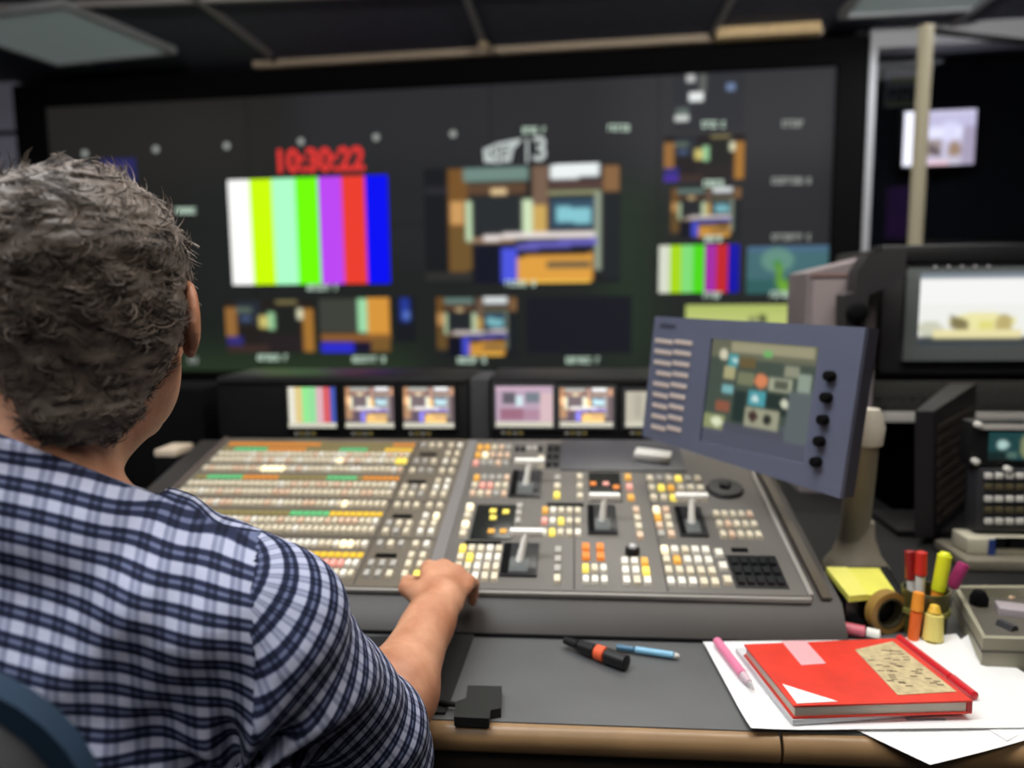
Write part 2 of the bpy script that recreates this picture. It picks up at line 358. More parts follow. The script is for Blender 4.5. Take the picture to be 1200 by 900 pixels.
# slanted emblem left of the 3: block of letters with a swept upper right tip
def emb(poly):
    return [W(480+x/4, 140+y/4) for x, y in poly]
g = MB()
for poly in ([(346,140),(398,118),(408,128),(372,150),(376,168),(404,180),(410,206),(350,202)], [(384,150),(400,138),(414,176),(400,176)],
             [(398,114),(470,100),(470,116),(414,130)], [(412,134),(424,132),(428,206),(414,208)], [(432,134),(462,124),(462,140),(434,150)], [(432,158),(460,152),(462,166),(434,170)], [(434,178),(462,174),(464,198),(436,204)],
             [(472,98),(528,90),(510,118),(488,140),(476,198),(462,200),(466,120)]):
    g.prism(emb(poly), -.009, -.004, axis='y')
g.build('emblem', MATS['mark_white'], vw)
# glossy ledge under the screen
lx0 = W(60, 430)[0]
MB().box((xl, -.55, zbot-.10), (xr+.05, -.045, zbot-.055), bev=.01).build('ledge', mat('ledge_gloss', (16, 18, 17), .16), vw)
# blinking cabinet body below
MB().box((xl, -.5, 0), (xr, -.06, zbot-.1)).build('plinth', blackm, vw)

# ------------------------------------------------------------------ window on the right, set in a partition beside the video wall
WY = -.02
def WW(px, py, off=WY):
    x, z = W(px, py, off); return x, z
wl = WW(1012, 200)[0]; wr = wl+1.75; wt = WW(1050, 57)[1]; wb = WW(1050, 300)[1]
part = mat('partition_dark', (44, 44, 52), .8)
g = MB().box((wl-.06, WY, 0), (4.4, WY+.10, wb-.02), part, M=WM); g.box((wr, WY, wb-.02), (4.4, WY+.1, CZ), part, M=WM); g.box((wl-.06, WY, wt+.13), (wr, WY+.1, CZ), part, M=WM)
struct(g.build('wall_2'))
t = struct(bpy.data.objects.new('window_1', None)); COL.objects.link(t); t.matrix_world = WM
g = MB(); g.box((wl, WY-.03, wb-.05), (wl+.032, WY+.12, wt)); g.box((wl, WY-.03, wt), (wr, WY+.12, wt+.13)); g.box((wl, WY-.03, wb-.06), (wr, WY+.12, wb-.01)); g.box((wr-.04, WY-.03, wb-.05), (wr, WY+.12, wt+.13))
g.build('window_frame', mat('frame_pale', (182, 184, 190), .5), t)
# tinted pane
gl = bpy.data.materials.new('tinted_glass'); gl.use_nodes = True; nt = gl.node_tree; b = nt.nodes['Principled BSDF']
b.inputs['Base Color'].default_value = (.72, .74, .8, 1); b.inputs['Transmission Weight'].default_value = 1; b.inputs['Roughness'].default_value = .02; b.inputs['IOR'].default_value = 1.15
MB().box((wl+.032, WY+.05, wb-.01), (wr-.04, WY+.058, wt)).build('window_pane', gl, t)
# little booth behind
bw = mat('booth_wall', (30, 31, 38), .9)
g = MB().box((wl-.1, .11, wb-.3), (wr+.1, .13, wb-.28)); g = MB()
g.box((wl-.12, .56, wb-.4), (wr+.12, .6, CZ), bw, M=WM); g.box((wl-.16, .1, wb-.4), (wl-.12, .6, CZ), mat('booth_side', (62, 66, 84), .8), M=WM); g.box((wr+.12, .1, wb-.4), (wr+.16, .6, CZ), bw, M=WM); g.box((wl-.12, .1, wb-.44), (wr+.12, .6, wb-.4), bw, M=WM)
struct(g.build('wall_3'))
# bright picture screen hanging inside the booth
a = W(1061, 131, .45); b2 = W(1141, 192, .45)
t = thing('wall_monitor', 'small bright monitor hanging behind the tinted glass at upper right', 'monitor', M=WM)
MB().box((a[0]-.02, .46, b2[1]-.02), (b2[0]+.02, .5, a[1]+.02), bev=.005).build('housing', black, t)
MB().box((a[0]+.1, .5, b2[1]+.05), (b2[0]-.1, .56, a[1]-.05)).build('bracket', black, t)
picture('screen', t, a[0], b2[1], b2[0], a[1], paint(48, 36, (560, 600, 930, 885), (196, 190, 205), [(560,600,640,885,(236,234,240)), (660,620,930,690,(186,180,200)), (670,690,860,740,(222,220,232)), (660,750,760,840,(150,135,125)), (690,770,750,810,(90,78,80),.5), (770,660,830,760,(210,206,222)), (790,760,860,850,(150,125,100),0,1), (740,840,930,885,(190,184,190)), (860,690,930,885,(160,150,165)), (690,860,800,885,(230,190,190))], 2, 1.0), y=.455, k=1.9)
# sign plate and purple poster in the booth
t = thing('sign_plate', 'small rounded grey sign with yellow line and black letters behind window', 'sign', M=WM)
a = W(1041, 80, .5); b2 = W(1082, 122, .5)
MB().box((a[0], .53, b2[1]), (b2[0], .555, a[1]), bev=.01).build('plate', mat('sign_grey', (150, 152, 158), .6), t)
MB().box((a[0]+.02, .524, a[1]-.075), (b2[0], .53, a[1]-.045)).build('stripe', mat('sign_olive', (130, 132, 70), .6), t)
g = MB(); zz = a[1]-.10
for i in range(3):
    x = a[0]+.015+i*.062
    g.box((x, .522, zz-.075), (x+.016, .53, zz)); g.box((x+.035, .522, zz-.075), (x+.05, .53, zz)); g.box((x+.01, .522, zz-.03), (x+.04, .53, zz-.012))
g.build('lettering', blackm, t)
MB().box((a[0]+.0, .524, b2[1]+.01), (b2[0], .53, b2[1]+.03)).build('stripe', MATS['sign_olive'], t)
a = W(1043, 218, .5); b2 = W(1068, 278, .5)
one(MB().box((a[0], .54, b2[1]), (b2[0], .555, a[1]), M=WM).build('poster', mat('poster_purple', (70, 30, 96), .7)), 'dark purple poster behind the tinted glass below the grey sign', 'poster')
# thin glazed door standing open in front of the window, swung away from the room
cs = thing('glass_door', 'dark glazed door with thin cream stile in front of the right window', 'door', (0, 0, 0))
A0 = aty(1088, 32, 3.35); A1 = aty(1070, 287, 3.35); xA = (A0.x+A1.x)/2-.0
B0 = aty(1290, 60, 3.75)
ang = math.atan2(.4, B0.x-xA); L = math.hypot(.4, B0.x-xA)
cs.location = (xA, 3.35, 0); cs.rotation_euler = (0, 0, ang)
zt_, zb_ = A0.z+.01, A1.z-.01
cream = mat('cream_frame', (190, 182, 158), .5)
gl2 = bpy.data.materials.new('dark_glass'); gl2.use_nodes = True; b = gl2.node_tree.nodes['Principled BSDF']
b.inputs['Base Color'].default_value = (.86, .86, .9, 1); b.inputs['Transmission Weight'].default_value = 1; b.inputs['Roughness'].default_value = .03; b.inputs['IOR'].default_value = 1.08
MB().box((-.021, -.02, zb_), (.021, .02, zt_), bev=.004).build('stile', cream, cs)
MB().box((.021, -.012, zt_-.03), (L, .012, zt_-.008), bev=.004).build('rail', mat('rail_black', (12, 12, 14), .5), cs)
MB().box((.021, -.012, zb_), (L, .012, zb_+.03), bev=.004).build('rail', MATS['rail_black'], cs)
MB().box((L, -.015, zb_), (L+.04, .015, zt_), bev=.004).build('stile', cream, cs)
MB().box((.021, -.004, zb_+.03), (L, .004, zt_-.03)).build('pane', gl2, cs)

# ------------------------------------------------------------------ equipment rack at the right
RY = 1.95
def K(px, py, Y=RY): q = aty(px, py, Y); return q.x, q.z
RX0 = K(1016, 460)[0]; RX1 = RX0+.62
rk = thing('equipment_rack', 'dark equipment rack at right edge holding monitor and control gear', 'rack', (0, 0, 0))
ztr = K(1100, 442)[1]
g = MB(); g.box((RX0, RY, 0), (RX0+.02, RY+.6, ztr-.0)); g.box((RX1-.02, RY, 0), (RX1, RY+.6, ztr)); g.box((RX0, RY+.58, 0), (RX1, RY+.6, ztr)); g.box((RX0+.02, RY, 0), (RX1-.02, RY+.58, .05))
g.build('cabinet', black, rk)
z1 = K(1100, 446)[1]; z2 = K(1100, 480)[1]; z3 = K(1100, 493)[1]
g = MB().box((RX0-.01, RY-.02, z2), (RX1+.01, RY+.02, z1), bev=.004)
for i in range(22): g.box((RX0+.03+i*.026, RY-.023, z2+.015), (RX0+.042+i*.026, RY-.02, z1-.02))
g.box((RX0-.01, RY-.024, (z1+z2)/2-.003), (RX0+.14, RY-.02, (z1+z2)/2+.004))
g.build('vent_panel', mat('vent_grey', (58, 58, 56), .5), rk)
MB().box((RX0-.01, RY-.025, z3), (RX1+.01, RY+.01, z2-.003), bev=.003).build('trim_strip', mat('strip_pale', (188, 184, 178), .45), rk)
g = MB().box((RX0+.02, RY+.25, .05), (RX1-.02, RY+.27, z3)); g.build('inner_panel', blackm, rk)
MB().box((RX0, RY, ztr), (RX1, RY+.6, ztr+.008)).build('top_panel', black, rk)
# monitor on top of the rack: dark housing with hood
mz0 = ztr+.008; ax, az = K(1057, 308); bx, bz = K(1222, 421)
m_ = thing('rack_monitor', 'grey studio monitor with bright picture on top of the right rack', 'monitor', (0, 0, 0))
MB().box((RX0+.02, RY-.015, mz0), (bx+.12, RY+.34, az+.035), bev=.012).build('housing', mat('housing_dark', (40, 39, 42), .5), m_)
MB().box((RX0+.0, RY-.05, az+.0), (bx+.12, RY+.02, az+.04), bev=.006).build('visor', black, m_)
g = MB(); sx0, sz0 = K(1072, 320); sx1, sz1 = K(1208, 404)
fy = RY-.035
g.box((ax, fy, sz0), (bx, RY-.01, az)); g.box((ax, fy, bz), (bx, RY-.01, sz1)); g.box((ax, fy, sz1), (sx0, RY-.01, sz0)); g.box((sx1, fy, sz1), (bx, RY-.01, sz0))
g.build('bezel', mat('bezel_grey', (98, 104, 104), .45), m_)
picture('screen', m_, sx0, sz1, sx1, sz0, paint(60, 44, (610, 600, 1180, 1060), (240, 241, 236), [(610,600,1180,640,(120,130,140)), (610,640,1180,800,(246,246,244)), (760,850,1080,960,(238,232,170),0,1), (620,900,740,1000,(205,206,185),0,1), (980,860,1060,1000,(190,175,115),0,1), (770,860,860,940,(130,120,80),.5), (900,900,970,990,(226,220,130)), (610,1000,1180,1060,(60,66,70)), (700,960,1100,1004,(235,225,170))], 2), y=fy+.012, k=1.0)
for i in range(5): MB().lathe([(.001, 0), (.004, .001), (.004, .004), (.001, .005)], M=Matrix.Translation((sx0+.03+i*.03, fy, az-.012)) @ Matrix.Rotation(PI/2, 4, 'X'), n=10).build('button', lgrey, m_)
# bracket arm and grey-brown cabinet side left of the monitor
q0 = aty(946, 318, 1.885); wdt = RX0-.012-q0.x; top = q0.z
gb = thing('side_cabinet', 'grey brown metal equipment box left of the rack monitor', 'cabinet', (q0.x, 1.885, 0), (0, 0, 0))
taupe = mat('taupe_metal', (138, 128, 130), .55, noise=.1, nscale=9)
MB().prism([(0, top-.004), (wdt, top+.035), (wdt, ZT+.001), (0, ZT+.001)], 0, .16, axis='y').build('body', taupe, gb)
MB().box((.012, -.006, ZT+.02), (wdt-.05, 0, top-.02), bev=.002).build('front_panel', mat('taupe_metal_light', (150, 138, 138), .55), gb)
MB().box((.008, -.006, top-.012), (wdt-.006, -.0005, top-.006)).build('edge_strip', mat('taupe_red', (150, 118, 112), .55), gb)
br = thing('monitor_bracket', 'black jointed bracket reaching left from the rack monitor', 'bracket', (0, 0, 0))
def KB(px, py): q = aty(px, py, 1.80); return q.x, q.z
poly = [KB(*p) for p in ((1062, 293), (1018, 298), (1005, 318), (1003, 342), (990, 346), (990, 384), (1014, 384), (1018, 346), (1040, 336), (1062, 322))]
MB().prism(poly, 1.80, 1.86, axis='y').build('arm', mat('bracket_black', (44, 41, 44), .6), br)
q = KB(1002, 366); MB().lathe([(.002, 0), (.022, 0), (.022, .02), (.014, .028), (.002, .03)], M=Matrix.Translation((q[0], 1.798, q[1])) @ Matrix.Rotation(PI/2, 4, 'X')).build('knob', blackm, br)

# gear stacked on the desk in front of the rack: small screen unit, key panel, white-blue device, shelf
GY = 1.42
gx0, _ = K(1136, 520, GY); GX1 = gx0+.30
u = thing('scope_panel', 'black rack unit with small teal screen beside leaning flat screen', 'control panel', (0, 0, 0))
za = K(1160, 494, GY)[1]; zb = K(1160, 546, GY)[1]
MB().box((gx0, GY, zb), (GX1, GY+.035, za), bev=.004).build('faceplate', black, u)
a = K(1158, 506, GY); b2 = K(1212, 539, GY)
picture('screen', u, a[0], b2[1], b2[0], a[1], paint(30, 20, (0, 0, 1, 1), (30, 70, 72), [(.2, .3, .42, .6, (190, 225, 220), 0, 1), (.65, .1, .9, .9, (140, 150, 110), 0, 1), (0, .7, .5, 1, (20, 40, 40)), (.4, .7, .6, .9, (90, 120, 110))], 2), y=GY-.004, k=.8)
a = K(1148, 497, GY); b2 = K(1200, 503, GY); MB().box((a[0], GY-.006, b2[1]), (b2[0], GY, a[1])).build('caption_strip', MATS['strip_pale'], u)
for (x, y) in ((1129, 497), (1133, 540)):
    q = K(x, y, GY); MB().lathe([(.002, 0), (.006, 0), (.006, .010), (.002, .012)], M=Matrix.Translation((max(q[0], gx0+.01), GY, q[1])) @ RX, n=12).build('knob', white, u)
u = thing('key_panel', 'grey button panel with rows of pale keys under teal screen unit', 'control panel', (0, 0, 0))
za = zb-.004; zb = K(1160, 622, GY)[1]; gk = K(1143, 580, GY)[0]
MB().box((gk, GY-.006, zb), (GX1, GY+.035, za), bev=.004).build('faceplate', dgrey, u)
kk = 0
for py, mm in ((557, white), (570, mat('key_olive', (92, 84, 60), .5)), (584, white), (597, MATS['key_olive']), (610, white)):
    for i in range(7):
        q = K(1157+i*12.3, py, GY-.006); MB().box((q[0]-.0065, GY-.013, q[1]-.0055), (q[0]+.0065, GY-.006, q[1]+.0055), bev=.002).build('key', mm, u)
q = K(1179, 549, GY-.006); MB().lathe([(.002, 0), (.006, 0), (.006, .01), (.002, .012)], M=Matrix.Translation((q[0], GY-.006, q[1])) @ RX, n=14).build('knob', white, u)
u = thing('patch_box', 'cream and blue small device on shelf under the key panel', 'device', (0, 0, 0))
za = zb-.006; zb = K(1160, 650, GY-.03)[1]; a = K(1134, 640, GY-.03)[0]
MB().box((a, GY-.03, zb), (a+.26, GY+.03, za), bev=.004).build('case', mat('device_cream', (205, 200, 180), .5), u)
q = K(1162, 640, GY-.03)[0]; MB().box((q-.006, GY-.033, zb), (q+.006, GY-.03, za)).build('stripe', mat('device_blue', (40, 64, 130), .5), u)
for px, wd_ in ((1174, .012), (1198, .03)):
    q = K(px, 636, GY-.03); MB().box((q[0]-wd_, GY-.034, q[1]-.009), (q[0]+wd_, GY-.03, q[1]+.009)).build('slot', blackm, u)
zs0 = ZT+.001; 
one(MB().box((aty(1132, 655, GY-.06).x, GY-.06, zs0), (GX1+.06, GY+.06, zb-.001), bev=.004).build('shelf', mat('shelf_taupe', (128, 122, 108), .6, noise=.1, nscale=14)), 'beige shelf below the cream and blue device', 'shelf')
# leaning flat screen seen from the side
c0 = aty(1100, 452, 1.62)
fl = thing('flat_screen', 'dark flat screen standing edge-on between touch panel and rack', 'monitor', (0, 0, 0))
tl = aty(1072, 482, 1.5); tm = aty(1094, 484, 1.5); tr = aty(1144, 452, 1.78); tk = aty(1113, 449, 1.78)
zbase = .765
def hexa(p, top, lean=0.0):
    n = len(p); vs = [(x+lean, y, zbase) for x, y in p]+[(x, y, z) for (x, y), z in zip(p, top)]
    return vs, [tuple(range(n))[::-1], tuple(range(n, 2*n))]+[(i, (i+1) % n, (i+1) % n+n, i+n) for i in range(n)]
p = [(tl.x, 1.5), (tm.x, 1.5), (tr.x, 1.78), (tk.x, 1.78)]
vs, fs = hexa(p, [tl.z, tl.z, tk.z, tk.z], .012)
MB().add(vs, fs).build('housing', mat('screen_shell', (30, 27, 31), .5), fl)
g = MB()
dx = tr.x-tm.x; dy = .28; nn = Vector((dy, -dx, 0)).normalized()
for i in range(9):
    f0 = .05+i*.1
    zA = zbase+.01+(tl.z-zbase-.02)*(f0)
    P0 = Vector((tm.x+.012*(1-f0), 1.5, zA)); P1 = Vector((tr.x+.012*(1-f0), 1.78, zA))
    a_ = P0.lerp(P1, .08)+nn*.0; b_ = P0.lerp(P1, .92)
    g.add([a_, b_, b_+nn*.004, a_+nn*.004, a_+Vector((0, 0, .014)), b_+Vector((0, 0, .014)), b_+nn*.004+Vector((0, 0, .014)), a_+nn*.004+Vector((0, 0, .014))], [(0,3,2,1),(4,5,6,7),(0,1,5,4),(1,2,6,5),(2,3,7,6),(3,0,4,7)])
g.build('rib', mat('rib_brown', (50, 42, 38), .6), fl)
MB().box((tl.x-.0, 1.55, .7505), (tr.x-.0, 1.70, .7645), bev=.004).build('foot', black, fl)

# ------------------------------------------------------------------ desk
ZT = .75
lam = mat('laminate_grey', (86, 87, 88), .45, noise=.06, nscale=14)
brown = mat('desk_brown_grey', (46, 40, 36), .5, noise=.1, nscale=10)
dk = thing('console_desk', 'dark grey console desk with rounded wooden front edge', 'desk', (0, 0, 0))
FY, BY = .838, 1.06; DX0, DX1 = -1.15, 1.12
MB().box((DX0, FY, ZT-.03), (DX1, 1.20, ZT), bev=.002).build('worktop', lam, dk)
MB().box((DX0, 1.201, ZT-.03), (DX1, 1.72, ZT-.0005), bev=.002).build('rear_deck', mat('deck_black', (13, 13, 14), .8), dk)
wood = mat('wood_edge', (150, 118, 82), .38, noise=.15, nscale=9)
seam_x = atz(913, 866, ZT-.01).x
for (a, b) in ((DX0, seam_x-.002), (seam_x+.002, DX1)):
    prof = [(FY, ZT-.002)]+[(FY-.016*math.sin(q*PI/12), ZT-.018+.018*math.cos(q*PI/12)-.001) for q in range(1, 12)]+[(FY, ZT-.036)]
    MB().prism(prof, a, b, axis='x').build('front_edge', wood, dk)
MB().box((DX0, FY+.012, ZT-.14), (DX1, FY+.03, ZT-.031)).build('apron', mat('apron_brown', (52, 44, 36), .6, noise=.12, nscale=8), dk)
for x in (DX0, -.62, .60, DX1-.04):
    MB().box((x, FY+.05, 0), (x+.04, 1.70, ZT-.031)).build('side_panel', black, dk)
MB().box((DX0+.04, 1.66, .05), (DX1-.04, 1.69, ZT-.031)).build('back_panel', black, dk)
# raised surround of the switcher
PT = math.radians(13); P0 = Vector((0, 1.098, .80)); PU = -.768; PR = .337; PL_ = .545
PM = Matrix.Translation(P0) @ Matrix.Rotation(PT, 4, 'X'); PI_ = PM.inverted(); PN = PM.to_3x3() @ Vector((0, 0, 1))
sx0, sx1 = PU-.07, PR+.047; sx0_desk = sx0
yb = P0.y+math.cos(PT)*(PL_+.01); zb = P0.z+math.sin(PT)*(PL_+.01)
g = MB().prism([(BY, ZT+.001), (P0.y-.004, P0.z-.004), (yb, zb-.004), (yb+.05, zb-.02), (yb+.05, ZT+.001)], sx0, sx1, axis='x')
g.build('surround', brown, dk)
MB().box((sx0, BY-.006, ZT+.0005), (sx1, BY, ZT+.004)).build('gap_strip', blackm, dk)
g = MB().prism([(PR+.02, 0), (PR+.034, 0), (PR+.034, .5), (PR+.02, .5)], .0, .004, M=PM); g.build('side_rail', mat('rail_beige', (82, 74, 62), .5), dk)

# ------------------------------------------------------------------ switcher panel
def U(px, py): q = PI_ @ hit(px, py, P0, PN); return q.x, q.y
sw = thing('production_switcher', 'large grey video switcher covered in lit buttons and four lever arms', 'video switcher', M=PM)
plate = mat('switcher_plate', (106, 102, 97), .45, noise=.05, nscale=12)
plate2 = mat('switcher_plate_left', (104, 95, 82), .45, noise=.05, nscale=12)
usep = U(530, 600)[0]
MB().box((PU, -.0, -.003), (usep-.011, PL_, .006), bev=.002).build('left_plate', plate2, sw)
MB().box((usep+.011, -.0, -.003), (PR, PL_, .006), bev=.002).build('right_plate', plate, sw)
MB().box((usep-.0105, 0, -.003), (usep+.0105, PL_, .005)).build('divider', mat('divider_grey', (124, 120, 118), .5), sw)
MB().box((PU-.005, -.007, -.003), (PR+.004, -.0005, .005), bev=.002).build('front_lip', mat('lip_silver', (150, 146, 140), .4), sw)
g = MB().box((PR+.0005, -.0, -.01), (PR+.008, PL_, .009), bev=.002); g.build('side_trim', MATS['lip_silver'], sw)
g = MB().box((PU-.009, -.0, -.01), (PU-.0005, PL_, .009), bev=.002); g.build('side_trim', mat('left_trim', (96, 84, 78), .5), sw)
g = MB()
for (x, y, x2, y2) in ((672, 592, 674, 694), (762, 560, 775, 694)):
    a = U(x, y); b2 = U(x2, y2); xx = (a[0]+b2[0])/2; g.box((xx-.0012, .004, .006), (xx+.0012, a[1], .0068))
vv = [U(450, 549)[1], U(430, 590.5)[1], U(420, 634)[1]]
for v in vv: g.box((PU+.005, v-.001, .006), (usep-.012, v+.001, .0068))
uu = U(489, 522)[0]; ur = U(519, 522)[0]
g.box((uu+.002, .004, .006), (uu+.004, PL_-.006, .0066)); g.build('groove', mat('groove_dark', (60, 56, 54), .7), sw)
# dark blank plate at the back
a = U(658, 522); b2 = U(768, 556)
MB().box((a[0], b2[1], .006), (b2[0]+.06, PL_-.004, .009), bev=.001).build('blank_plate', mat('blank_dark', (66, 66, 72), .4), sw)
BM = {
 'p': mat('key_pale', (226, 214, 188), .45), 'w': mat('key_white', (242, 236, 222), .45), 'g': mat('key_grey', (176, 172, 164), .5), 'd': mat('key_black', (24, 26, 28), .4),
 'a': mat('key_amber_lit', (200, 150, 70), .5, emit=.55, ergb=(240, 170, 60)), 'y': mat('key_yellow_lit', (220, 200, 90), .5, emit=.75, ergb=(250, 225, 90)),
 'o': mat('key_orange_lit', (210, 120, 50), .5, emit=.5, ergb=(235, 130, 40)), 'k': mat('key_pink_lit', (225, 160, 145), .5, emit=.35, ergb=(240, 150, 140)),
 'n': mat('label_green', (90, 170, 110), .5, emit=.42, ergb=(70, 180, 110)), 'x': mat('label_orange', (170, 105, 40), .5, emit=.5, ergb=(225, 145, 35)),
 'l': mat('label_yellow', (200, 165, 50), .5, emit=.5, ergb=(235, 185, 40)), 'h': mat('key_warmwhite_lit', (250, 240, 210), .5, emit=.8, ergb=(255, 238, 190)),
 'm': mat('label_dim', (120, 110, 70), .5, emit=.25, ergb=(170, 150, 80)), 'r': mat('key_rose', (228, 196, 168), .5)}
BT = []  # x, y, half w, half d, base, height, key
def btn(x, y, w_, d_, k, h=.0055, base=.006): BT.append((x, y, w_/2, d_/2, base, h, k))
rnd = random.Random(3)
# left block: 34 columns, rows given by their height in the photo
NC = 34; ux0 = PU+.02; ux1 = U(487, 522)[0]-.004; du = (ux1-ux0)/(NC-1)
def lrow(py, kind, pattern=None, refx=440):
    v = U(refx, py)[1]
    for i in range(NC):
        f = i/(NC-1); x = ux0+i*du
        if kind == 'lab':
            k = 'm'
            for (f0, f1, kk) in pattern:
                if f0 <= f <= f1: k = kk
            btn(x, v, .0105, .014, k, .0022)
        else:
            k = rnd.choice('pppwpr' if kind == 'b' else 'wwwp')
            for (f0, f1, kk) in (pattern or []):
                if f0 <= f <= f1: k = rnd.choice(kk)
            btn(x, v, .0092, .0172, k)
lrow(524.5, 'lab', [(.0, .5, 'x'), (.18, .42, 'x'), (.5, .8, 'm'), (.88, 1, 'x')])
lrow(530.5, 'lab', [(.05, .24, 'n'), (.24, .45, 'x'), (.62, .78, 'n'), (.86, 1, 'l')])
lrow(537.5, 'b'); lrow(544.5, 'b', [(.66, .68, 'h'), (.95, 1, 'y')])
lrow(554.5, 'b', [(.3, .4, 'h')]); lrow(564, 'lab', [(.05, .24, 'n'), (.24, .42, 'x'), (.42, .62, 'm'), (.64, .8, 'n'), (.82, 1, 'x')])
lrow(573, 'b', [(.5, .8, 'pr')]); lrow(582.5, 'b', [(.3, .8, 'rpp')])
lrow(595.5, 'b', [(.8, .83, 'h')]); lrow(606.5, 'lab', [(.3, .55, 'm'), (.60, .76, 'n'), (.76, 1, 'l')])
lrow(616, 'b', [(.5, .9, 'rp')]); lrow(626, 'b')
lrow(643, 'w', [(.9, .94, 'h')]); lrow(655, 'lab', [(.5, .7, 'n'), (.72, 1, 'l')])
lrow(666, 'w', [(.84, .95, 'k'), (.5, .8, 'yhw')]); lrow(678, 'w')
# aux block: three short columns around a black slot, then two columns
aw = usep-.011-(uu+.004)
ac = [uu+.004+aw*f for f in (.13, .30, .47, .70, .88)]
slots = []
for (py, kind) in ((526, 1), (536, 0), (545, 1), (556, 1), (568.5, 0), (576, 1), (584, 1), (597, 1), (609.5, 0), (619, 1), (628, 1), (643, 1), (656.5, 0), (667, 1), (679, 1)):
    v = U(500, py)[1]
    for j in range(5):
        if kind == 0 and j < 3: continue
        k = rnd.choice('ggpp') if j < 3 else rnd.choice('ppw')
        if py == 679 and j == 4: k = 'y'
        if py == 609.5 and j == 4: k = 'h'
        btn(ac[j], v, .0098, .0175, k)
    if kind == 0: slots.append(((ac[0]+ac[2])/2, v))
for (x, v) in slots: MB().box((x-.017, v-.004, .006), (x+.017, v+.004, .009)).build('slot', blackm, sw)
# right module clusters: corners by photo pixel, n x m
def cluster(x0, y0, x1, y1, nx, ny, keys='pppw', hot=(), gap=.72):
    a = U(x0, y0); b = U(x1, y1); c = U(x1, y0); d = U(x0, y1)
    xa = (a[0]+d[0])/2; xb = (b[0]+c[0])/2; ya = (a[1]+c[1])/2; yb_ = (b[1]+d[1])/2
    wx = (xb-xa)/nx; wy = (ya-yb_)/ny
    for j in range(ny):
        for i in range(nx):
            k = rnd.choice(keys)
            for (hi, hj, hk) in hot:
                if hi == i and hj == j: k = hk
            btn(xa+wx*(i+.5), ya-wy*(j+.5), min(wx*gap, .0125), min(wy*(gap+.06), .019), k)
cluster(556, 524, 599, 552, 5, 3, 'rpgp', [(0, 0, 'a'), (0, 1, 'a'), (1, 0, 'a'), (1, 1, 'h'), (0, 2, 'k')])
cluster(603, 524, 637, 536, 5, 1, 'gd')
cluster(552, 560, 597, 588, 5, 3, 'rppg', [(0, 0, 'a'), (1, 1, 'k'), (2, 1, 'k')])
cluster(629, 538, 639, 552, 1, 2, 'ap')
cluster(648, 560, 658, 590, 1, 3, 'gp', [(0, 2, 'y')])
cluster(675, 558, 684, 592, 1, 3, 'ap')
cluster(732, 558, 743, 594, 1, 3, 'ak')
cluster(541, 594, 553, 636, 1, 4, 'aph')
cluster(603, 594, 613, 620, 1, 3, 'gg')
cluster(633, 597, 682, 636, 5, 3, 'pwpp', [(0, 0, 'a'), (2, 1, 'y'), (1, 2, 'y'), (0, 1, 'k')])
cluster(742, 598, 753, 638, 1, 4, 'pgr')
cluster(533, 643, 588, 687, 5, 4, 'wwpp', [(0, 0, 'y'), (1, 1, 'y'), (1, 0, 'p')])
cluster(648, 645, 659, 690, 1, 4, 'ggp')
cluster(678, 641, 712, 663, 2, 2, 'o', gap=.9)
cluster(681, 665, 713, 692, 3, 2, 'pww', [(0, 0, 'y')])
cluster(727, 658, 763, 692, 3, 3, 'pww', [(2, 1, 'y'), (2, 0, 'a')])
cluster(758, 560, 826, 594, 6, 3, 'gpp', [(1, 1, 'y'), (3, 0, 'y'), (2, 1, 'a'), (2, 2, 'y')])
cluster(766, 598, 789, 636, 2, 4, 'gpr', [(0, 0, 'h'), (0, 1, 'a')])
cluster(838, 602, 888, 638, 5, 3, 'pppr')
cluster(776, 644, 838, 694, 5, 4, 'wppw', [(0, 0, 'h'), (1, 1, 'a'), (2, 0, 'p')])
cluster(840, 646, 854, 694, 1, 3, 'wpr')
cluster(858, 658, 914, 692, 5, 3, 'd')
cluster(640, 524, 656, 552, 2, 3, 'd')
# displays and slots
def slab(x0, y0, x1, y1, m, name, z=.0085):
    a = U(x0, y0); b = U(x1, y1); c = U(x1, y0); d = U(x0, y1)
    return MB().box(((a[0]+d[0])/2, (b[1]+d[1])/2, .006), ((b[0]+c[0])/2, (a[1]+c[1])/2, z), bev=.001).build(name, m, sw)
dsp = mat('display_dark', (34, 36, 34), .25)
slab(555, 596, 603, 636, dsp, 'display'); slab(690, 558, 728, 592, dsp, 'display'); slab(640, 523, 657, 553, black, 'key_tray', .0065); slab(856, 655, 916, 694, black, 'key_tray', .0065)
slab(545, 638.5, 588, 642, blackm, 'slot'); slab(857, 647, 876, 651, blackm, 'slot'); slab(641, 594, 684, 597, blackm, 'slot')
for (x, y, k) in ((578, 604, 'y'), (593, 605, 'y'), (578, 612, 'y'), (576, 628, 'a'), (590, 628, 'a'), (695, 572, 'o'), (710, 572, 'k'), (722, 576, 'o')):
    a = U(x, y); MB().box((a[0]-.0055, a[1]-.006, .0086), (a[0]+.0055, a[1]+.006, .0105), BM[k]).build('display_light', None, sw)
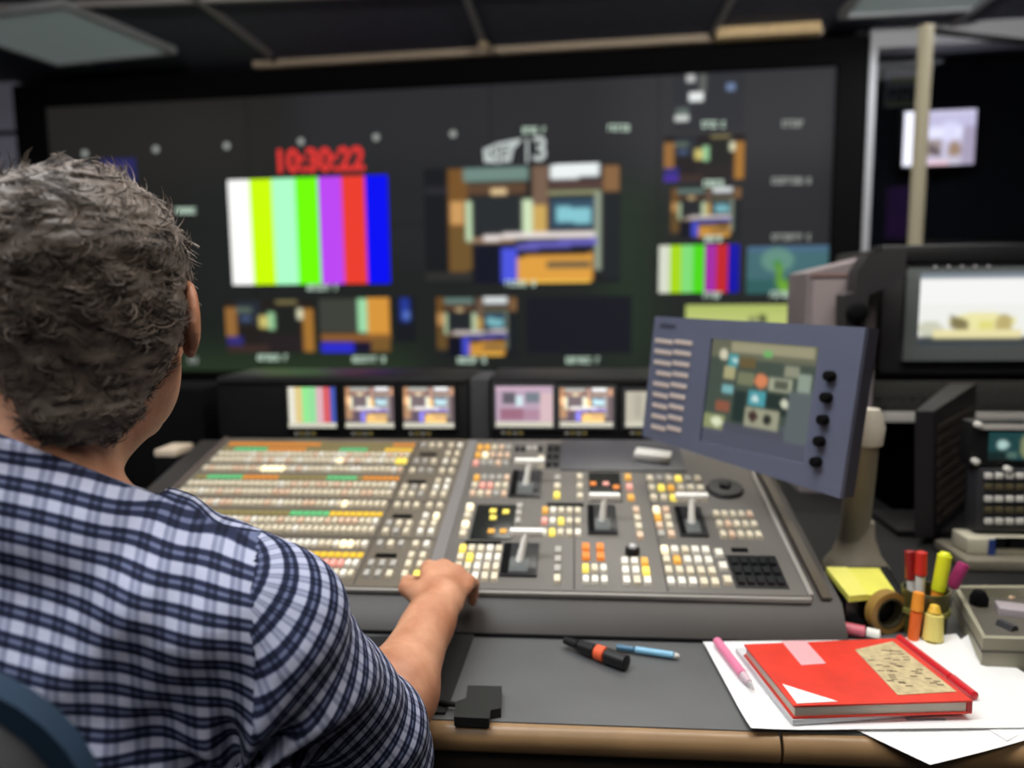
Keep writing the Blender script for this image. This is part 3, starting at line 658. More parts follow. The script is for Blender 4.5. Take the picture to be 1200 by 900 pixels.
# the four lever arms
sil = mat('lever_white', (250, 247, 240), .35)
def lever(hx0, hx1, hy, sx0_, sx1_, sy1, bx0, by0, bx1, by1):
    a = U(bx0, by0); b = U(bx1, by1)
    bxm = (a[0]+b[0])/2; w_ = abs(b[0]-a[0])/2; y0_, y1_ = b[1], a[1]
    lv = MB(); lv.box((bxm-w_, y0_, .006), (bxm+w_, y1_, .011), bev=.002)
    o = lv.build('lever_base', mat('lever_base_dark', (44, 44, 46), .35), sw)
    MB().box((bxm-w_*.5, y0_+.006, .011), (bxm+w_*.5, y0_+(y1_-y0_)*.5, .0125)).build('slot_plate', mat('slot_plate_grey', (96, 100, 100), .4), o)
    MB().box((bxm-w_*.95, y0_+.003, .011), (bxm-w_*.55, y1_-.003, .0118)).build('guide_slot', blackm, o)
    # arm rises from the base and leans to the back; crossbar held at height hz
    hz = .052
    foot = Vector((bxm, y0_+(y1_-y0_)*.42, .009))
    q = PI_ @ hit((hx0+hx1)/2, hy, P0+PN*hz, PN); top = Vector((q.x, q.y, hz))
    MB().tube([foot, foot.lerp(top, .5), top], [.0085, .0070, .0065], n=10, flat=.8).build('lever_arm', sil, o)
    wq = PI_ @ hit(hx1, hy, P0+PN*hz, PN); hw = abs(wq.x-q.x)
    MB().box((top.x-hw, top.y-.006, top.z-.005), (top.x+hw, top.y+.006, top.z+.006), bev=.003).build('lever_handle', sil, o)
lever(603, 638, 541, 618, 626, 572, 601, 556, 633, 587)
lever(690, 727, 582, 704, 713, 612, 688, 597, 724, 631)
lever(597, 636, 624, 610, 620, 660, 591, 642, 629, 681)
lever(791, 830, 582, 810, 817, 610, 789, 599, 831, 634)
# jog dial and trackball knob
a = U(849, 578); M = Matrix.Translation((a[0], a[1], .006))
MB().lathe([(.001, 0), (.033, 0), (.034, .004), (.031, .008), (.012, .009), (.001, .009)], M=M, n=32).build('jog_dial', mat('dial_black', (42, 40, 40), .5), sw)
MB().lathe([(.001, .009), (.01, .009), (.011, .014), (.008, .017), (.001, .018)], M=M).build('dial_hub', black, sw)
a = U(741, 652); M = Matrix.Translation((a[0], a[1], .006))
MB().lathe([(.001, 0), (.0115, 0), (.0115, .008), (.009, .012), (.001, .012)], M=M).build('knob', black, sw)
MB().lathe([(.001, .012), (.0075, .012), (.006, .015), (.001, .0165)], M=M).build('knob_cap', chrome, sw)
# buttons: the hundred nearest are parts of their own, the rest one part
def kbox(g, b, m):
    x, y, w_, d_, z, h, k = b; t_ = .86
    g.add([(x-w_, y-d_, z), (x+w_, y-d_, z), (x+w_, y+d_, z), (x-w_, y+d_, z), (x-w_*t_, y-d_*t_, z+h), (x+w_*t_, y-d_*t_, z+h), (x+w_*t_, y+d_*t_, z+h), (x-w_*t_, y+d_*t_, z+h)],
          [(0, 3, 2, 1), (4, 5, 6, 7), (0, 1, 5, 4), (1, 2, 6, 5), (2, 3, 7, 6), (3, 0, 4, 7)], m)
vis = sorted([b for b in BT if not (b[0] < U(430, 680)[0]) and not (U(455, 680)[0] < b[0] < U(545, 680)[0] and b[1] < .05)], key=lambda b: b[1])
near = vis[:100]; ns = set(id(b) for b in near)
for b in near:
    g = MB(); kbox(g, b, BM[b[6]]); g.build('button', None, sw)
g = MB()
for b in BT:
    if id(b) not in ns: kbox(g, b, BM[b[6]])
o = g.build('button', None, sw); o['kind'] = 'stuff'
# small white card lying on the back edge
a = hit(741, 523, P0+PN*.02, PN); b2 = hit(790, 540, P0+PN*.02, PN)
cm = (PI_ @ a+PI_ @ b2)/2
M = PM @ Matrix.Translation((cm.x, cm.y, .0092)) @ Matrix.Rotation(-.28, 4, 'Z')
one(MB().box((-.036, -.016, 0), (.036, .016, .014), M=M, bev=.003).build('label_block', white), 'white plastic block lying on the switcher under the touch panel', 'block')

# ------------------------------------------------------------------ small monitor units behind the switcher
MY = 1.80
def Q(px, py): q = aty(px, py, MY); return q.x, q.z
STL = [(a, b, c, d, tuple(min(255, int(v*.85+70+(18 if i == 0 else 0))) for i, v in enumerate(col)))+tuple(r) for (a, b, c, d, col, *r) in STUD]
PASTEL = [(235, 232, 215), (228, 205, 140), (150, 235, 150), (150, 225, 160), (225, 180, 190), (220, 95, 100), (70, 90, 180)]
def bridge(x0, x1, screens, label, tint):
    za = Q((x0+x1)/2, 442)[1]; a = Q(x0, 480)[0]; b = Q(x1, 480)[0]
    t = thing('monitor_unit', label, 'monitor unit', (0, 0, 0), group=None)
    zl = ZT
    g = MB(); g.box((a, MY, zl), (b, MY+.22, za), bev=.006); g.build('chassis', black, t)
    MB().box((a+.004, MY-.006, za-.012), (b-.004, MY, za-.004)).build('top_trim', mat('unit_grey', (40, 40, 42), .4), t)
    for (px0, py0, px1, py1, A) in screens:
        s0 = Q(px0, py0); s1 = Q(px1, py1)
        d = MB(); e = .007; z0_, z1_ = s1[1], s0[1]
        d.box((s0[0]-e, MY-.012, z0_-.016), (s0[0], MY, z1_+e)); d.box((s1[0], MY-.012, z0_-.016), (s1[0]+e, MY, z1_+e)); d.box((s0[0], MY-.012, z1_), (s1[0], MY, z1_+e)); d.box((s0[0], MY-.012, z0_-.016), (s1[0], MY, z0_-.0115))
        bz_ = d.build('display_bezel', tint, t)
        picture('screen', bz_, s0[0], z0_, s1[0], z1_, A, y=MY-.004, k=1.0)
        MB().box((s0[0], MY-.011, z0_-.0115), (s1[0], MY-.002, z0_-.0005)).build('name_strip', mat('name_strip_lit', (200, 196, 180), .5, emit=.45, ergb=(225, 222, 205)), bz_)
        g = MB()
        for i in range(4): g.box((s0[0]+.012+i*.014, MY-.006, z0_-.030), (s0[0]+.021+i*.014, MY, z0_-.024), BM['m' if i % 2 else 'g'])
        g.build('key', None, bz_)
    return t
st = lambda gain=.9, blur=1: paint(48, 32, (190, 215, 985, 762), (60, 48, 56), STL, blur, gain)
bridge(255, 549, [(338, 453, 396, 495, bars(1.0, PASTEL, 8)), (405, 453, 463, 495, st(1.05)), (473, 453, 533, 495, st(1.1))], 'black monitor unit left of centre, colour bars on its first screen', black)
bridge(574, 815, [(581, 452, 648, 494, paint(48, 32, (80, 80, 530, 340), (190, 165, 185), [(80,80,530,120,(205,175,195)), (140,130,240,210,(100,95,105)), (240,150,300,230,(215,235,240)), (310,130,430,200,(120,130,140)), (430,130,530,340,(220,190,195)), (120,240,300,320,(160,110,130)), (300,250,430,320,(180,140,160))], 2)), (656, 454, 718, 494, st(1.2)), (733, 458, 795, 494, paint(20, 16, (0, 0, 1, 1), (196, 190, 172), [(.2, .1, .3, .9, (170, 165, 150)), (.5, .1, .6, .9, (170, 165, 150))], 2))],
       'dark grey monitor unit partly hidden behind the tilted touch panel', mat('unit_bezel_grey', (72, 72, 74), .5))
a = Q(550, 480)[0]; b = Q(573, 480)[0]; za = Q(560, 444)[1]
one(MB().box((a, MY+.01, ZT), (b, MY+.18, za), bev=.004).build('filler_panel', mat('filler_grey', (62, 62, 64), .5)), 'dark grey filler panel between the two monitor units', 'panel')
# desk back shelf carrying the monitor units
MB().box((DX0, 1.721, ZT-.03), (RX0-.006, 2.06, ZT-.0005), bev=.002).build('rear_shelf', black, dk)
MB().box((DX0+.02, 2.0, 0), (RX0-.02, 2.04, ZT-.031)).build('back_panel', black, dk)
# dark device left of the units & a pale card beside the man's neck
a = aty(150, 452, 1.9); b = aty(252, 452, 1.9)
one(MB().box((a.x-.5, 1.85, ZT), (b.x-.01, 2.02, a.z), bev=.01).build('equipment_box', blackm), 'matt black equipment box behind the seated man\'s head', 'box')
a = aty(183, 525, 1.62); b = aty(211, 525, 1.62)
bx1 = min(b.x, sx0_desk-.004)
cb = thing('card_box', 'small black box with peach coloured lid beside left end of switcher', 'box', (0, 0, 0))
MB().box((bx1-.05, 1.60, ZT+.0005), (bx1, 1.68, a.z-.016), bev=.002).build('body', blackm, cb)
MB().box((bx1-.05, 1.60, a.z-.0155), (bx1, 1.68, a.z), bev=.003).build('lid', mat('card_peach', (226, 206, 182), .6), cb)

# ------------------------------------------------------------------ tilted touch panel on its arm
def rodm(r):
    v = Vector(r); return Matrix.Rotation(v.length, 3, v.normalized())
TC = CAM+1.15*(Vector((.243, 1.148, 1.095))-CAM)
Bm = Matrix(((1, 0, 0), (0, 0, 1), (0, -1, 0))).transposed()  # local x right, y up (to +z), z towards viewer (-y)
Bm = Matrix(((1, 0, 0), (0, 0, -1), (0, 1, 0)))
TR = (rodm((-.077, .088, -.863)) @ Bm).to_4x4(); TR.translation = TC
TI = TR.inverted(); TN = TR.to_3x3() @ Vector((0, 0, 1))
TW, TH = .414, .2484
def T(px, py): q = TI @ hit(px, py, TC, TN); return q.x, q.y
tp = thing('touch_panel', 'blue-grey tilted touch screen panel with five black knobs', 'control monitor', M=TR)
blue = mat('panel_bluegrey', (100, 105, 126), .45, noise=.04, nscale=10)
c = [T(770, 371), T(1017, 384), T(987, 584), T(755, 511)]
g = MB(); g.prism(c, -.032, -.004); g.build('housing', mat('panel_back', (62, 60, 72), .5), tp)
ins = [(x*.985, y*.985) for x, y in c]
s4 = [T(836, 397), T(962, 407), T(944, 543), T(822, 517)]
# face frame with the screen opening
def ringprism(outer, inner, lo, hi, m, name, par):
    vs = [(x, y, hi) for x, y in outer]+[(x, y, hi) for x, y in inner]+[(x, y, lo) for x, y in outer]+[(x, y, lo) for x, y in inner]
    fs = []
    for i in range(4):
        j = (i+1) % 4
        fs += [(i, j, 4+j, 4+i), (8+i, 12+i, 12+j, 8+j), (i, 8+i, 8+j, j), (4+i, 4+j, 12+j, 12+i)]
    return MB().add(vs, fs).build(name, m, par)
ringprism(c, s4, -.004, .006, blue, 'faceplate', tp)
# touch screen: bilinear grid in the opening
A = paint(64, 52, (330, 150, 890, 730), (72, 84, 74), [(330,150,890,250,(110,112,92)), (440,165,860,215,(165,160,130)), (380,205,430,265,(222,218,190),0,1), (435,225,490,290,(70,160,165)), (455,245,490,275,(200,235,235),0,1), (500,240,580,300,(110,95,60)), (620,190,660,225,(120,190,110)),
    (730,260,800,320,(150,152,130)), (420,300,480,360,(180,175,130)), (500,320,580,380,(125,130,100)), (588,318,655,390,(225,140,95),0,1), (660,330,780,400,(170,175,150)), (690,345,760,385,(90,95,80)), (800,300,860,380,(150,165,150)), (420,390,480,440,(130,185,190)), (565,410,650,490,(80,165,175)), (585,430,620,465,(215,240,240),0,1), (655,410,770,520,(36,50,46)), (490,420,560,580,(34,52,48)),
    (735,430,770,475,(220,225,200),0,1), (390,480,470,545,(150,92,70)), (560,500,730,600,(165,165,140)), (575,510,625,570,(70,50,45),0,1), (655,520,700,575,(40,44,40),0,1), (740,560,850,650,(85,92,96)), (330,560,450,640,(150,158,110)), (375,575,440,625,(235,240,205),0,1), (440,600,800,730,(82,84,96)), (770,380,890,640,(98,106,108)), (330,640,890,730,(86,88,104))], 1, .85)
ny, nx = A.shape[:2]; vs = []; fs = []
for j in range(ny):
    for i in range(nx):
        fx = i/(nx-1); fy_ = j/(ny-1)
        x = (s4[0][0]*(1-fx)+s4[1][0]*fx)*(1-fy_)+(s4[3][0]*(1-fx)+s4[2][0]*fx)*fy_
        y = (s4[0][1]*(1-fx)+s4[1][1]*fx)*(1-fy_)+(s4[3][1]*(1-fx)+s4[2][1]*fx)*fy_
        vs.append((x, y, .0))
for j in range(ny-1):
    for i in range(nx-1): q = j*nx+i; fs.append((q, q+nx, q+nx+1, q+1))
me = bpy.data.meshes.new('screen'); me.from_pydata(vs, [], fs); ca = me.color_attributes.new('shown', 'FLOAT_COLOR', 'POINT')
d = np.ones((ny*nx, 4), np.float32); d[:, :3] = A.reshape(-1, 3); ca.data.foreach_set('color', d.ravel()); me.materials.append(picmat(1.0)); me.update()
o = bpy.data.objects.new('screen', me); COL.objects.link(o); o.parent = tp
tkey = mat('touch_key', (178, 166, 160), .5, emit=.15, ergb=(225, 200, 185))
for i in range(9):
    y = 399+i*12.6; x0 = 771-.4*i if i > 2 else 770; x0 = 771+(3 if i == 3 else 0)-i*.6; x1 = 814-i*1.6
    a = T(x0, y+1.0); b = T((x0+x1)/2-1, y+1.8); b3 = T((x0+x1)/2+1, y+2.2); c3 = T(x1, y+3.2)
    for (p_, q_) in ((a, b), (b3, c3)):
        MB().box((p_[0], (p_[1]+q_[1])/2-.0042, .006), (q_[0], (p_[1]+q_[1])/2+.0042, .0085), bev=.001).build('key', tkey, tp)
for (x, y) in ((977, 441), (973, 466), (969, 492), (965, 517), (961, 541)):
    a = T(x, y); MB().lathe([(.001, 0), (.0085, 0), (.008, .012), (.006, .015), (.001, .0155)], M=Matrix.Translation((a[0], a[1], .006)), n=16).build('knob', blackm, tp)
a = T(786, 382); MB().box((a[0]-.02, a[1]-.004, .006), (a[0]+.018, a[1]+.003, .0072)).build('maker_plate', mat('maker_dark', (66, 66, 84), .5), tp)
# arm
bs = atz(1005, 655, ZT+.02)
ar = thing('monitor_stand', 'beige metal stand holding the blue-grey touch panel', 'monitor arm', (0, 0, 0))
def AY(px, py, Y): q = aty(px, py, Y); return Vector((q.x, q.y, q.z))
Y0 = bs.y
pts = [AY(1000, 640, Y0), AY(1004, 600, Y0-.01), AY(1009, 560, Y0-.03), AY(1014, 520, Y0-.05), AY(1017, 500, Y0-.06)]
MB().tube(pts, [.027, .024, .023, .021, .02], n=16).build('column', beige, ar)
MB().lathe([(.002, 0), (.055, 0), (.055, .01), (.04, .03), (.03, .06), (.027, .09), (.002, .09)], M=Matrix.Translation((bs.x-.003, Y0, ZT))).build('base', beige, ar)
jt = pts[-1]
MB().tube([jt-Vector((0, 0, .03)), jt, jt+Vector((.0, 0, .03))], [.024, .027, .018], n=16).build('joint', mat('joint_cream', (205, 198, 184), .45), ar)
bk = TR @ Vector((.07, 0, -.034))
MB().tube([jt+Vector((0, .0, .0)), (jt+bk)/2+Vector((.0, .01, .0)), bk], [.016, .015, .018], n=12).build('strut', beige, ar)

# ------------------------------------------------------------------ desk items: papers, notebook, pens
def dz(px, py, z=ZT): q = atz(px, py, z); return Vector((q.x, q.y))
paper = mat('paper_white', (228, 228, 228), .7, noise=.02, nscale=30)
def sheet(name, px, z, curl, label, n=12, m=paper, th=.0006, seed=0):
    p = [dz(*q) for q in px]; vs = []; fs = []
    rs = random.Random(seed); ph = rs.uniform(0, 6)
    for lay in (0, 1):
        for j in range(n+1):
            for i in range(n+1):
                fx, fy2 = i/n, j/n
                q = (p[0]*(1-fx)+p[1]*fx)*(1-fy2)+(p[3]*(1-fx)+p[2]*fx)*fy2
                h = 0
                for (cx, cy, amp, r) in curl:
                    dd = math.hypot(fx-cx, fy2-cy); h += amp*max(0, 1-dd/r)**2
                h += .0006*(1+math.sin(fx*5+ph)*math.sin(fy2*4+ph))
                vs.append((q.x, q.y, z+h+(th if lay == 0 else 0)))
    N = (n+1)**2
    for j in range(n):
        for i in range(n):
            a = j*(n+1)+i; fs.append((a, a+n+1, a+n+2, a+1)); a += N; fs.append((a, a+1, a+n+2, a+n+1))
    for i in range(n):
        a = i; fs.append((a, a+1, a+1+N, a+N)); a = n*(n+1)+i; fs.append((a+1, a, a+N, a+1+N))
        a = i*(n+1); fs.append((a+n+1, a, a+N, a+n+1+N)); a = i*(n+1)+n; fs.append((a, a+n+1, a+n+1+N, a+N))
    g = MB(); g.add(vs, fs, None, True)
    return one(g.build(name, m), label, 'paper')
sheet('paper_sheet', [(862, 790), (1180, 772), (1238, 862), (1090, 898)], ZT+.001, [(1, 1, .004, .5)], 'lowest white sheet, corner hanging past the desk front edge', seed=1)
sheet('paper_sheet', [(1050, 790), (1139, 752), (1260, 830), (1180, 872)], ZT+.0026, [(0, 0, .001, .4), (1, 0, .012, .6)], 'white sheet at the far right, curling up beside grey tray', seed=2)
sheet('paper_sheet', [(824, 757), (1120, 752), (1226, 858), (880, 861)], ZT+.0044, [(1, 0, .006, .5), (0, 1, .003, .25)], 'big top white sheet under the red notebook', seed=3)
# printed marks on the top sheet
g = MB()
for (x0, y0, x1, y1) in ((968, 842, 1020, 842.5), (1030, 834, 1050, 836), (1062, 842, 1108, 842.5), (880, 770, 902, 805)):
    a = dz(x0, y0, ZT+.0075); b = dz(x1, y1, ZT+.0075); d_ = (b-a).normalized(); nrm = Vector((-d_.y, d_.x))*.0012
    g.add([(a.x-nrm.x, a.y-nrm.y, ZT+.0062), (b.x-nrm.x, b.y-nrm.y, ZT+.0062), (b.x+nrm.x, b.y+nrm.y, ZT+.0062), (a.x+nrm.x, a.y+nrm.y, ZT+.0062), (a.x-nrm.x, a.y-nrm.y, ZT+.0075), (b.x-nrm.x, b.y-nrm.y, ZT+.0075), (b.x+nrm.x, b.y+nrm.y, ZT+.0075), (a.x+nrm.x, a.y+nrm.y, ZT+.0075)], [(0,3,2,1),(4,5,6,7),(0,1,5,4),(1,2,6,5),(2,3,7,6),(3,0,4,7)])
top_sheet = [o for o in bpy.data.objects if o.get('label', '').startswith('big top white')][0]
g.build('printed_line', mat('print_grey', (120, 120, 124), .7), top_sheet)
# pad under the notebook
zc = ZT+.0072
def polyat(px, z): return [tuple(dz(x, y, z)) for x, y in px]
pd = MB().prism(polyat([(862, 761), (1046, 753), (1128, 832), (929, 846)], zc+.004), zc, zc+.006)
one(pd.build('note_pad', mat('pad_white', (205, 205, 208), .6)), 'white note pad peeking out left below the red notebook', 'note pad')
nb = thing('notebook', 'red notebook with beige label on the white papers', 'notebook', (0, 0, 0))
z0 = zc+.0065; zt2 = z0+.016
outer = polyat([(872, 755), (1050, 748), (1140, 821), (930, 827)], zt2)
cen = Vector((sum(p[0] for p in outer)/4, sum(p[1] for p in outer)/4))
inn = [(cen.x+(x-cen.x)*.975, cen.y+(y-cen.y)*.975) for x, y in outer]
red = mat('cover_red', (214, 52, 34), .5, noise=.12, nscale=25)
MB().prism(inn, z0+.0022, zt2-.0022).build('pages', mat('page_edges', (206, 200, 186), .7), nb)
MB().prism(outer, zt2-.002, zt2).build('cover', red, nb)
MB().prism(outer, z0, z0+.002).build('cover', red, nb)
g = MB().prism([outer[1], outer[2], (outer[2][0]-.006, outer[2][1]-.001), (outer[1][0]-.006, outer[1][1]-.001)], z0+.002, zt2-.002); g.build('spine', mat('spine_red', (175, 30, 34), .5), nb)
def onb(px, m, name, h=.0008): return MB().prism(polyat(px, zt2), zt2, zt2+h).build(name, m, nb)
onb([(1002, 762), (1046, 752), (1121, 811), (1052, 815)], mat('label_beige', (190, 172, 132), .7, noise=.22, nscale=120), 'paper_label')
onb([(916, 752), (944, 751.5), (968, 778), (939, 780)], mat('label_pink', (235, 165, 170), .7), 'paper_label')
onb([(917, 802), (945, 811), (982, 822.5), (934, 825)], mat('torn_white', (235, 228, 226), .7), 'torn_patch')
gm = MB(); rs = random.Random(5)
for i in range(34):
    fx = rs.uniform(.1, .9); fy2 = .12+.76*(i/34)
    x = (1002*(1-fx)+1046*fx)*(1-fy2)+(1052*(1-fx)+1121*fx)*fy2; y = (762*(1-fx)+752*fx)*(1-fy2)+(815*(1-fx)+811*fx)*fy2
    a = dz(x, y, zt2); gm.box((a.x-.004, a.y-.0009, zt2+.0008), (a.x+.004, a.y+.0009, zt2+.0011))
gm.build('handwriting', mat('ink_brown', (96, 80, 60), .8), nb)

def pen(name, label, A, B, r, parts, cat='pen', z=None):
    """parts: list of (name, t0, t1, r0, r1, material) along the axis A->B"""
    A = Vector(A); B = Vector(B); t = thing(name, label, cat, A); d = B-A; L = d.length; q = d.to_track_quat('Z', 'Y'); t.rotation_mode = 'QUATERNION'; t.rotation_quaternion = q
    for (n_, t0, t1, r0, r1, m) in parts:
        MB().lathe([(r0*.5, t0*L), (r0, t0*L+min(.0015, (t1-t0)*L*.2)), (r1, t1*L-min(.0015, (t1-t0)*L*.2)), (r1*.5, t1*L)], n=16).build(n_, m, t)
    return t
def P3(px, py, z): q = atz(px, py, z); return (q.x, q.y, z)
rp = mat('pen_red', (200, 30, 40), .35); pk = mat('pen_pink', (232, 130, 165), .35); rose = mat('marker_rose', (190, 90, 105), .4)
pen('pen', 'red pen lying along the right edge of the notebook', P3(1053, 747, ZT+.012), P3(1143, 816, ZT+.012), .005, [('barrel', 0, .72, .005, .005, rp), ('cap', .72, 1, .0056, .0052, rp)])
pen('pen', 'pink pen with silver tip left of the red notebook', P3(840, 751, ZT+.013), P3(884, 808, ZT+.012), .005, [('barrel', 0, .72, .0062, .0058, pk), ('grip', .72, .88, .0055, .004, mat('pen_clear', (205, 180, 190), .3)), ('tip', .88, 1, .003, .001, chrome)])
pen('marker', 'rose marker with white end in front of tape roll', P3(982, 735, ZT+.0105), P3(1032, 744, ZT+.0105), .008, [('barrel', 0, .66, .0095, .0088, rose), ('cap', .66, 1, .0075, .007, white)], 'marker')
pen('marker', 'thick black marker with orange band on the grey worktop', P3(661, 750, ZT+.011), P3(735, 777, ZT+.0115), .01, [('tip', 0, .25, .005, .007, black), ('barrel', .25, .52, .0085, .0095, black), ('orange_band', .52, .68, .0102, .0106, mat('band_orange', (232, 96, 56), .5)), ('cap', .68, 1, .0108, .0102, black)], 'marker')
pen('pen', 'light blue pen lying beside the thick black marker', P3(722, 758, ZT+.006), P3(796, 769, ZT+.006), .0045, [('barrel', 0, .3, .0042, .0042, mat('pen_blue_dark', (64, 110, 140), .35)), ('barrel', .3, .92, .0048, .0048, mat('pen_blue', (130, 185, 215), .35)), ('cap', .92, 1, .004, .003, white)])

# black plug at the desk edge with cable to the left
pb = thing('cable_clip', 'small notched black clip with cable at the desk front edge', 'clip', (0, 0, 0))
pl_ = [tuple(dz(x, y, ZT+.012)) for x, y in ((548, 803), (588, 804), (587, 830), (575, 832), (573, 842), (532, 840), (534, 822), (546, 818))]
MB().prism(pl_, ZT+.0005, ZT+.012).build('body', mat('clip_black', (20, 22, 20), .6), pb)
a = P3(536, 826, ZT+.008)
MB().tube([a, (a[0]-.03, a[1]+.01, ZT+.006), (a[0]-.10, a[1]+.02, ZT+.005), (a[0]-.2, a[1]+.05, ZT+.004)], .0035, n=8).build('cable', black, pb)
# thin black sheet over the worktop under the forearm
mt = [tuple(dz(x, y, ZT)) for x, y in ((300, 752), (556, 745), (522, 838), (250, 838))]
one(MB().prism(mt, ZT+.0005, ZT+.0035).build('black_sheet', mat('sheet_black', (18, 18, 19), .7)), 'thin black rubber mat under the man\'s forearm', 'desk mat')

# sticky notes on a black holder, tape roll, pen cup, tray
hb = thing('tape_dispenser', 'black desk box under the yellow sticky notes', 'box', (0, 0, 0))
hz = ZT+.045
tp4 = [tuple(dz(x, y, hz)) for x, y in ((962, 664), (1040, 664), (1062, 700), (992, 704))]
MB().prism(tp4, ZT+.0005, hz).build('body', gblack, hb)
MB().prism([(x*.9+sum(p[0] for p in tp4)/40, y*.9+sum(p[1] for p in tp4)/40) for x, y in tp4], hz, hz+.002).build('tray_lip', black, hb)
yn = thing('sticky_notes', 'yellow sticky note pad on the black box by the stand', 'sticky notes', (0, 0, 0))
yel = mat('note_yellow', (222, 218, 92), .7, noise=.05, nscale=20)
q4 = polyat([(968, 664), (1030, 664), (1050, 693), (995, 698)], hz+.012)
MB().prism(q4, hz+.0022, hz+.010).build('pad', yel, yn)
mid = [q4[0], ((q4[0][0]*.6+q4[1][0]*.4), (q4[0][1]*.6+q4[1][1]*.4)), ((q4[3][0]*.6+q4[2][0]*.4), (q4[3][1]*.6+q4[2][1]*.4)), q4[3]]
MB().prism(mid, hz+.0102, hz+.0115).build('loose_note', mat('note_yellow_light', (226, 220, 110), .7), yn)
# tape roll standing
def ring(M, r0, r1, wd_, m, name, par, n=36):
    vs = []; fs = []
    for k in range(n):
        c_, s_ = math.cos(2*PI*k/n), math.sin(2*PI*k/n)
        vs += [(r0*c_, r0*s_, -wd_), (r1*c_, r1*s_, -wd_), (r1*c_, r1*s_, wd_), (r0*c_, r0*s_, wd_)]
    for k in range(n):
        a = k*4; b = ((k+1) % n)*4
        for i in range(4): fs.append((a+i, a+(i+1) % 4, b+(i+1) % 4, b+i))
    return MB().add(vs, fs, None, True, M).build(name, m, par)
tc = atz(1042, 745, ZT); RR = .031
TM = Matrix.Translation((tc.x, tc.y+.012, ZT+RR+.0003)) @ Matrix.Rotation(math.radians(18), 4, 'Z') @ Matrix.Rotation(PI/2, 4, 'X')
tr_ = thing('tape_roll', 'standing roll of brown sticky tape before the sticky notes', 'tape', (0, 0, 0))
ring(TM, .023, RR, .008, mat('tape_brown', (150, 118, 60), .3), 'tape', tr_)
ring(TM, .020, .0228, .0082, mat('tape_core', (60, 56, 36), .6), 'core', tr_)
# pen cup
cc = atz(1092, 752, ZT); CX, CY = cc.x+.002, cc.y+.032; CR = .032; CH = .066
cup = thing('pen_cup', 'dark olive pen cup crammed with coloured markers', 'pen cup', (CX, CY, ZT))
olv = mat('cup_olive', (72, 70, 34), .3)
g = MB(); n = 28; prof = [(CR*.9, 0), (CR, CH), (CR-.003, CH), (CR*.9-.003, .004)]
vs = []; fs = []
for r, z in prof:
    for k in range(n): vs.append((r*math.cos(2*PI*k/n), r*math.sin(2*PI*k/n), z))
for i in range(3):
    for k in range(n): fs.append((i*n+k, i*n+(k+1) % n, (i+1)*n+(k+1) % n, (i+1)*n+k))
fs.append(tuple(range(n))[::-1]); fs.append(tuple(3*n+k for k in range(n)))
g.add(vs, fs, None, True); g.build('cup_body', olv, cup)
ring(Matrix.Translation((0, 0, CH*.55)), CR*.965, CR*.985+.002, .004, mat('cup_band', (120, 118, 60), .4), 'band', cup)
def cupmarker(px, py, Y, foot, r, parts, label, name='marker', cat='marker'):
    q = aty(px, py, Y); return pen(name, label, (CX+foot[0], CY+foot[1], ZT+.006), (q.x, q.y, q.z), r, parts, cat)
cupmarker(1080, 646, CY+.01, (-.006, .004), .007, [('barrel', 0, .68, .0065, .0065, white), ('cap', .68, 1, .0085, .0078, mat('cap_red', (200, 44, 34), .35))], 'bright red capped marker at the left of the cup')
cupmarker(1066, 645, CY+.022, (-.010, .014), .007, [('barrel', 0, .6, .006, .006, white), ('cap', .6, 1, .0075, .0068, mat('cap_darkred', (140, 26, 26), .35))], 'dark red marker leftmost in the cup')
cupmarker(1108, 647, CY-.004, (.008, -.006), .009, [('barrel', 0, .5, .0085, .0085, mat('hl_orange', (236, 150, 50), .4)), ('cap', .5, .97, .0095, .0098, mat('hl_yellow', (228, 232, 40), .4)), ('cap_end', .97, 1, .0075, .006, MATS['hl_yellow'])], 'neon yellow highlighter tallest in the cup', 'highlighter', 'highlighter')
cupmarker(1130, 660, CY+.01, (.012, .006), .008, [('barrel', 0, .62, .0065, .0065, white), ('cap', .62, 1, .009, .0085, mat('cap_magenta', (168, 54, 110), .35))], 'magenta capped marker leaning right in the cup')
# scissors-like yellow highlighter and orange one standing before the cup
def upright(px0, py0, px1, py1, Y0_, Y1_, r, name, label, parts, cat):
    a = aty(px0, py0, Y0_); b = aty(px1, py1, Y1_); return pen(name, label, a, b, r, parts, cat)
fyc = CY-CR-.014
a = atz(1089, 754, ZT)
hl = pen('highlighter', 'fat pale yellow highlighter standing against the front of the cup', (a.x, fyc, ZT+.001), (a.x+.004, fyc+.007, ZT+.058), .014, [('foot', 0, .12, .010, .0135, mat('hl_pale', (226, 212, 120), .4)), ('barrel', .12, .78, .0138, .0120, MATS['hl_pale']), ('neck', .78, 1, .009, .006, mat('hl_neck', (232, 190, 70), .4))], 'highlighter')
pen('highlighter', 'orange highlighter standing left of the pale yellow one', (a.x-.025, fyc+.003, ZT+.001), (a.x-.016, fyc+.012, ZT+.074), .008, [('barrel', 0, .62, .0072, .0078, mat('hl_deep_orange', (226, 104, 40), .4)), ('cap', .62, 1, .0082, .0075, MATS['hl_orange'])], 'highlighter')

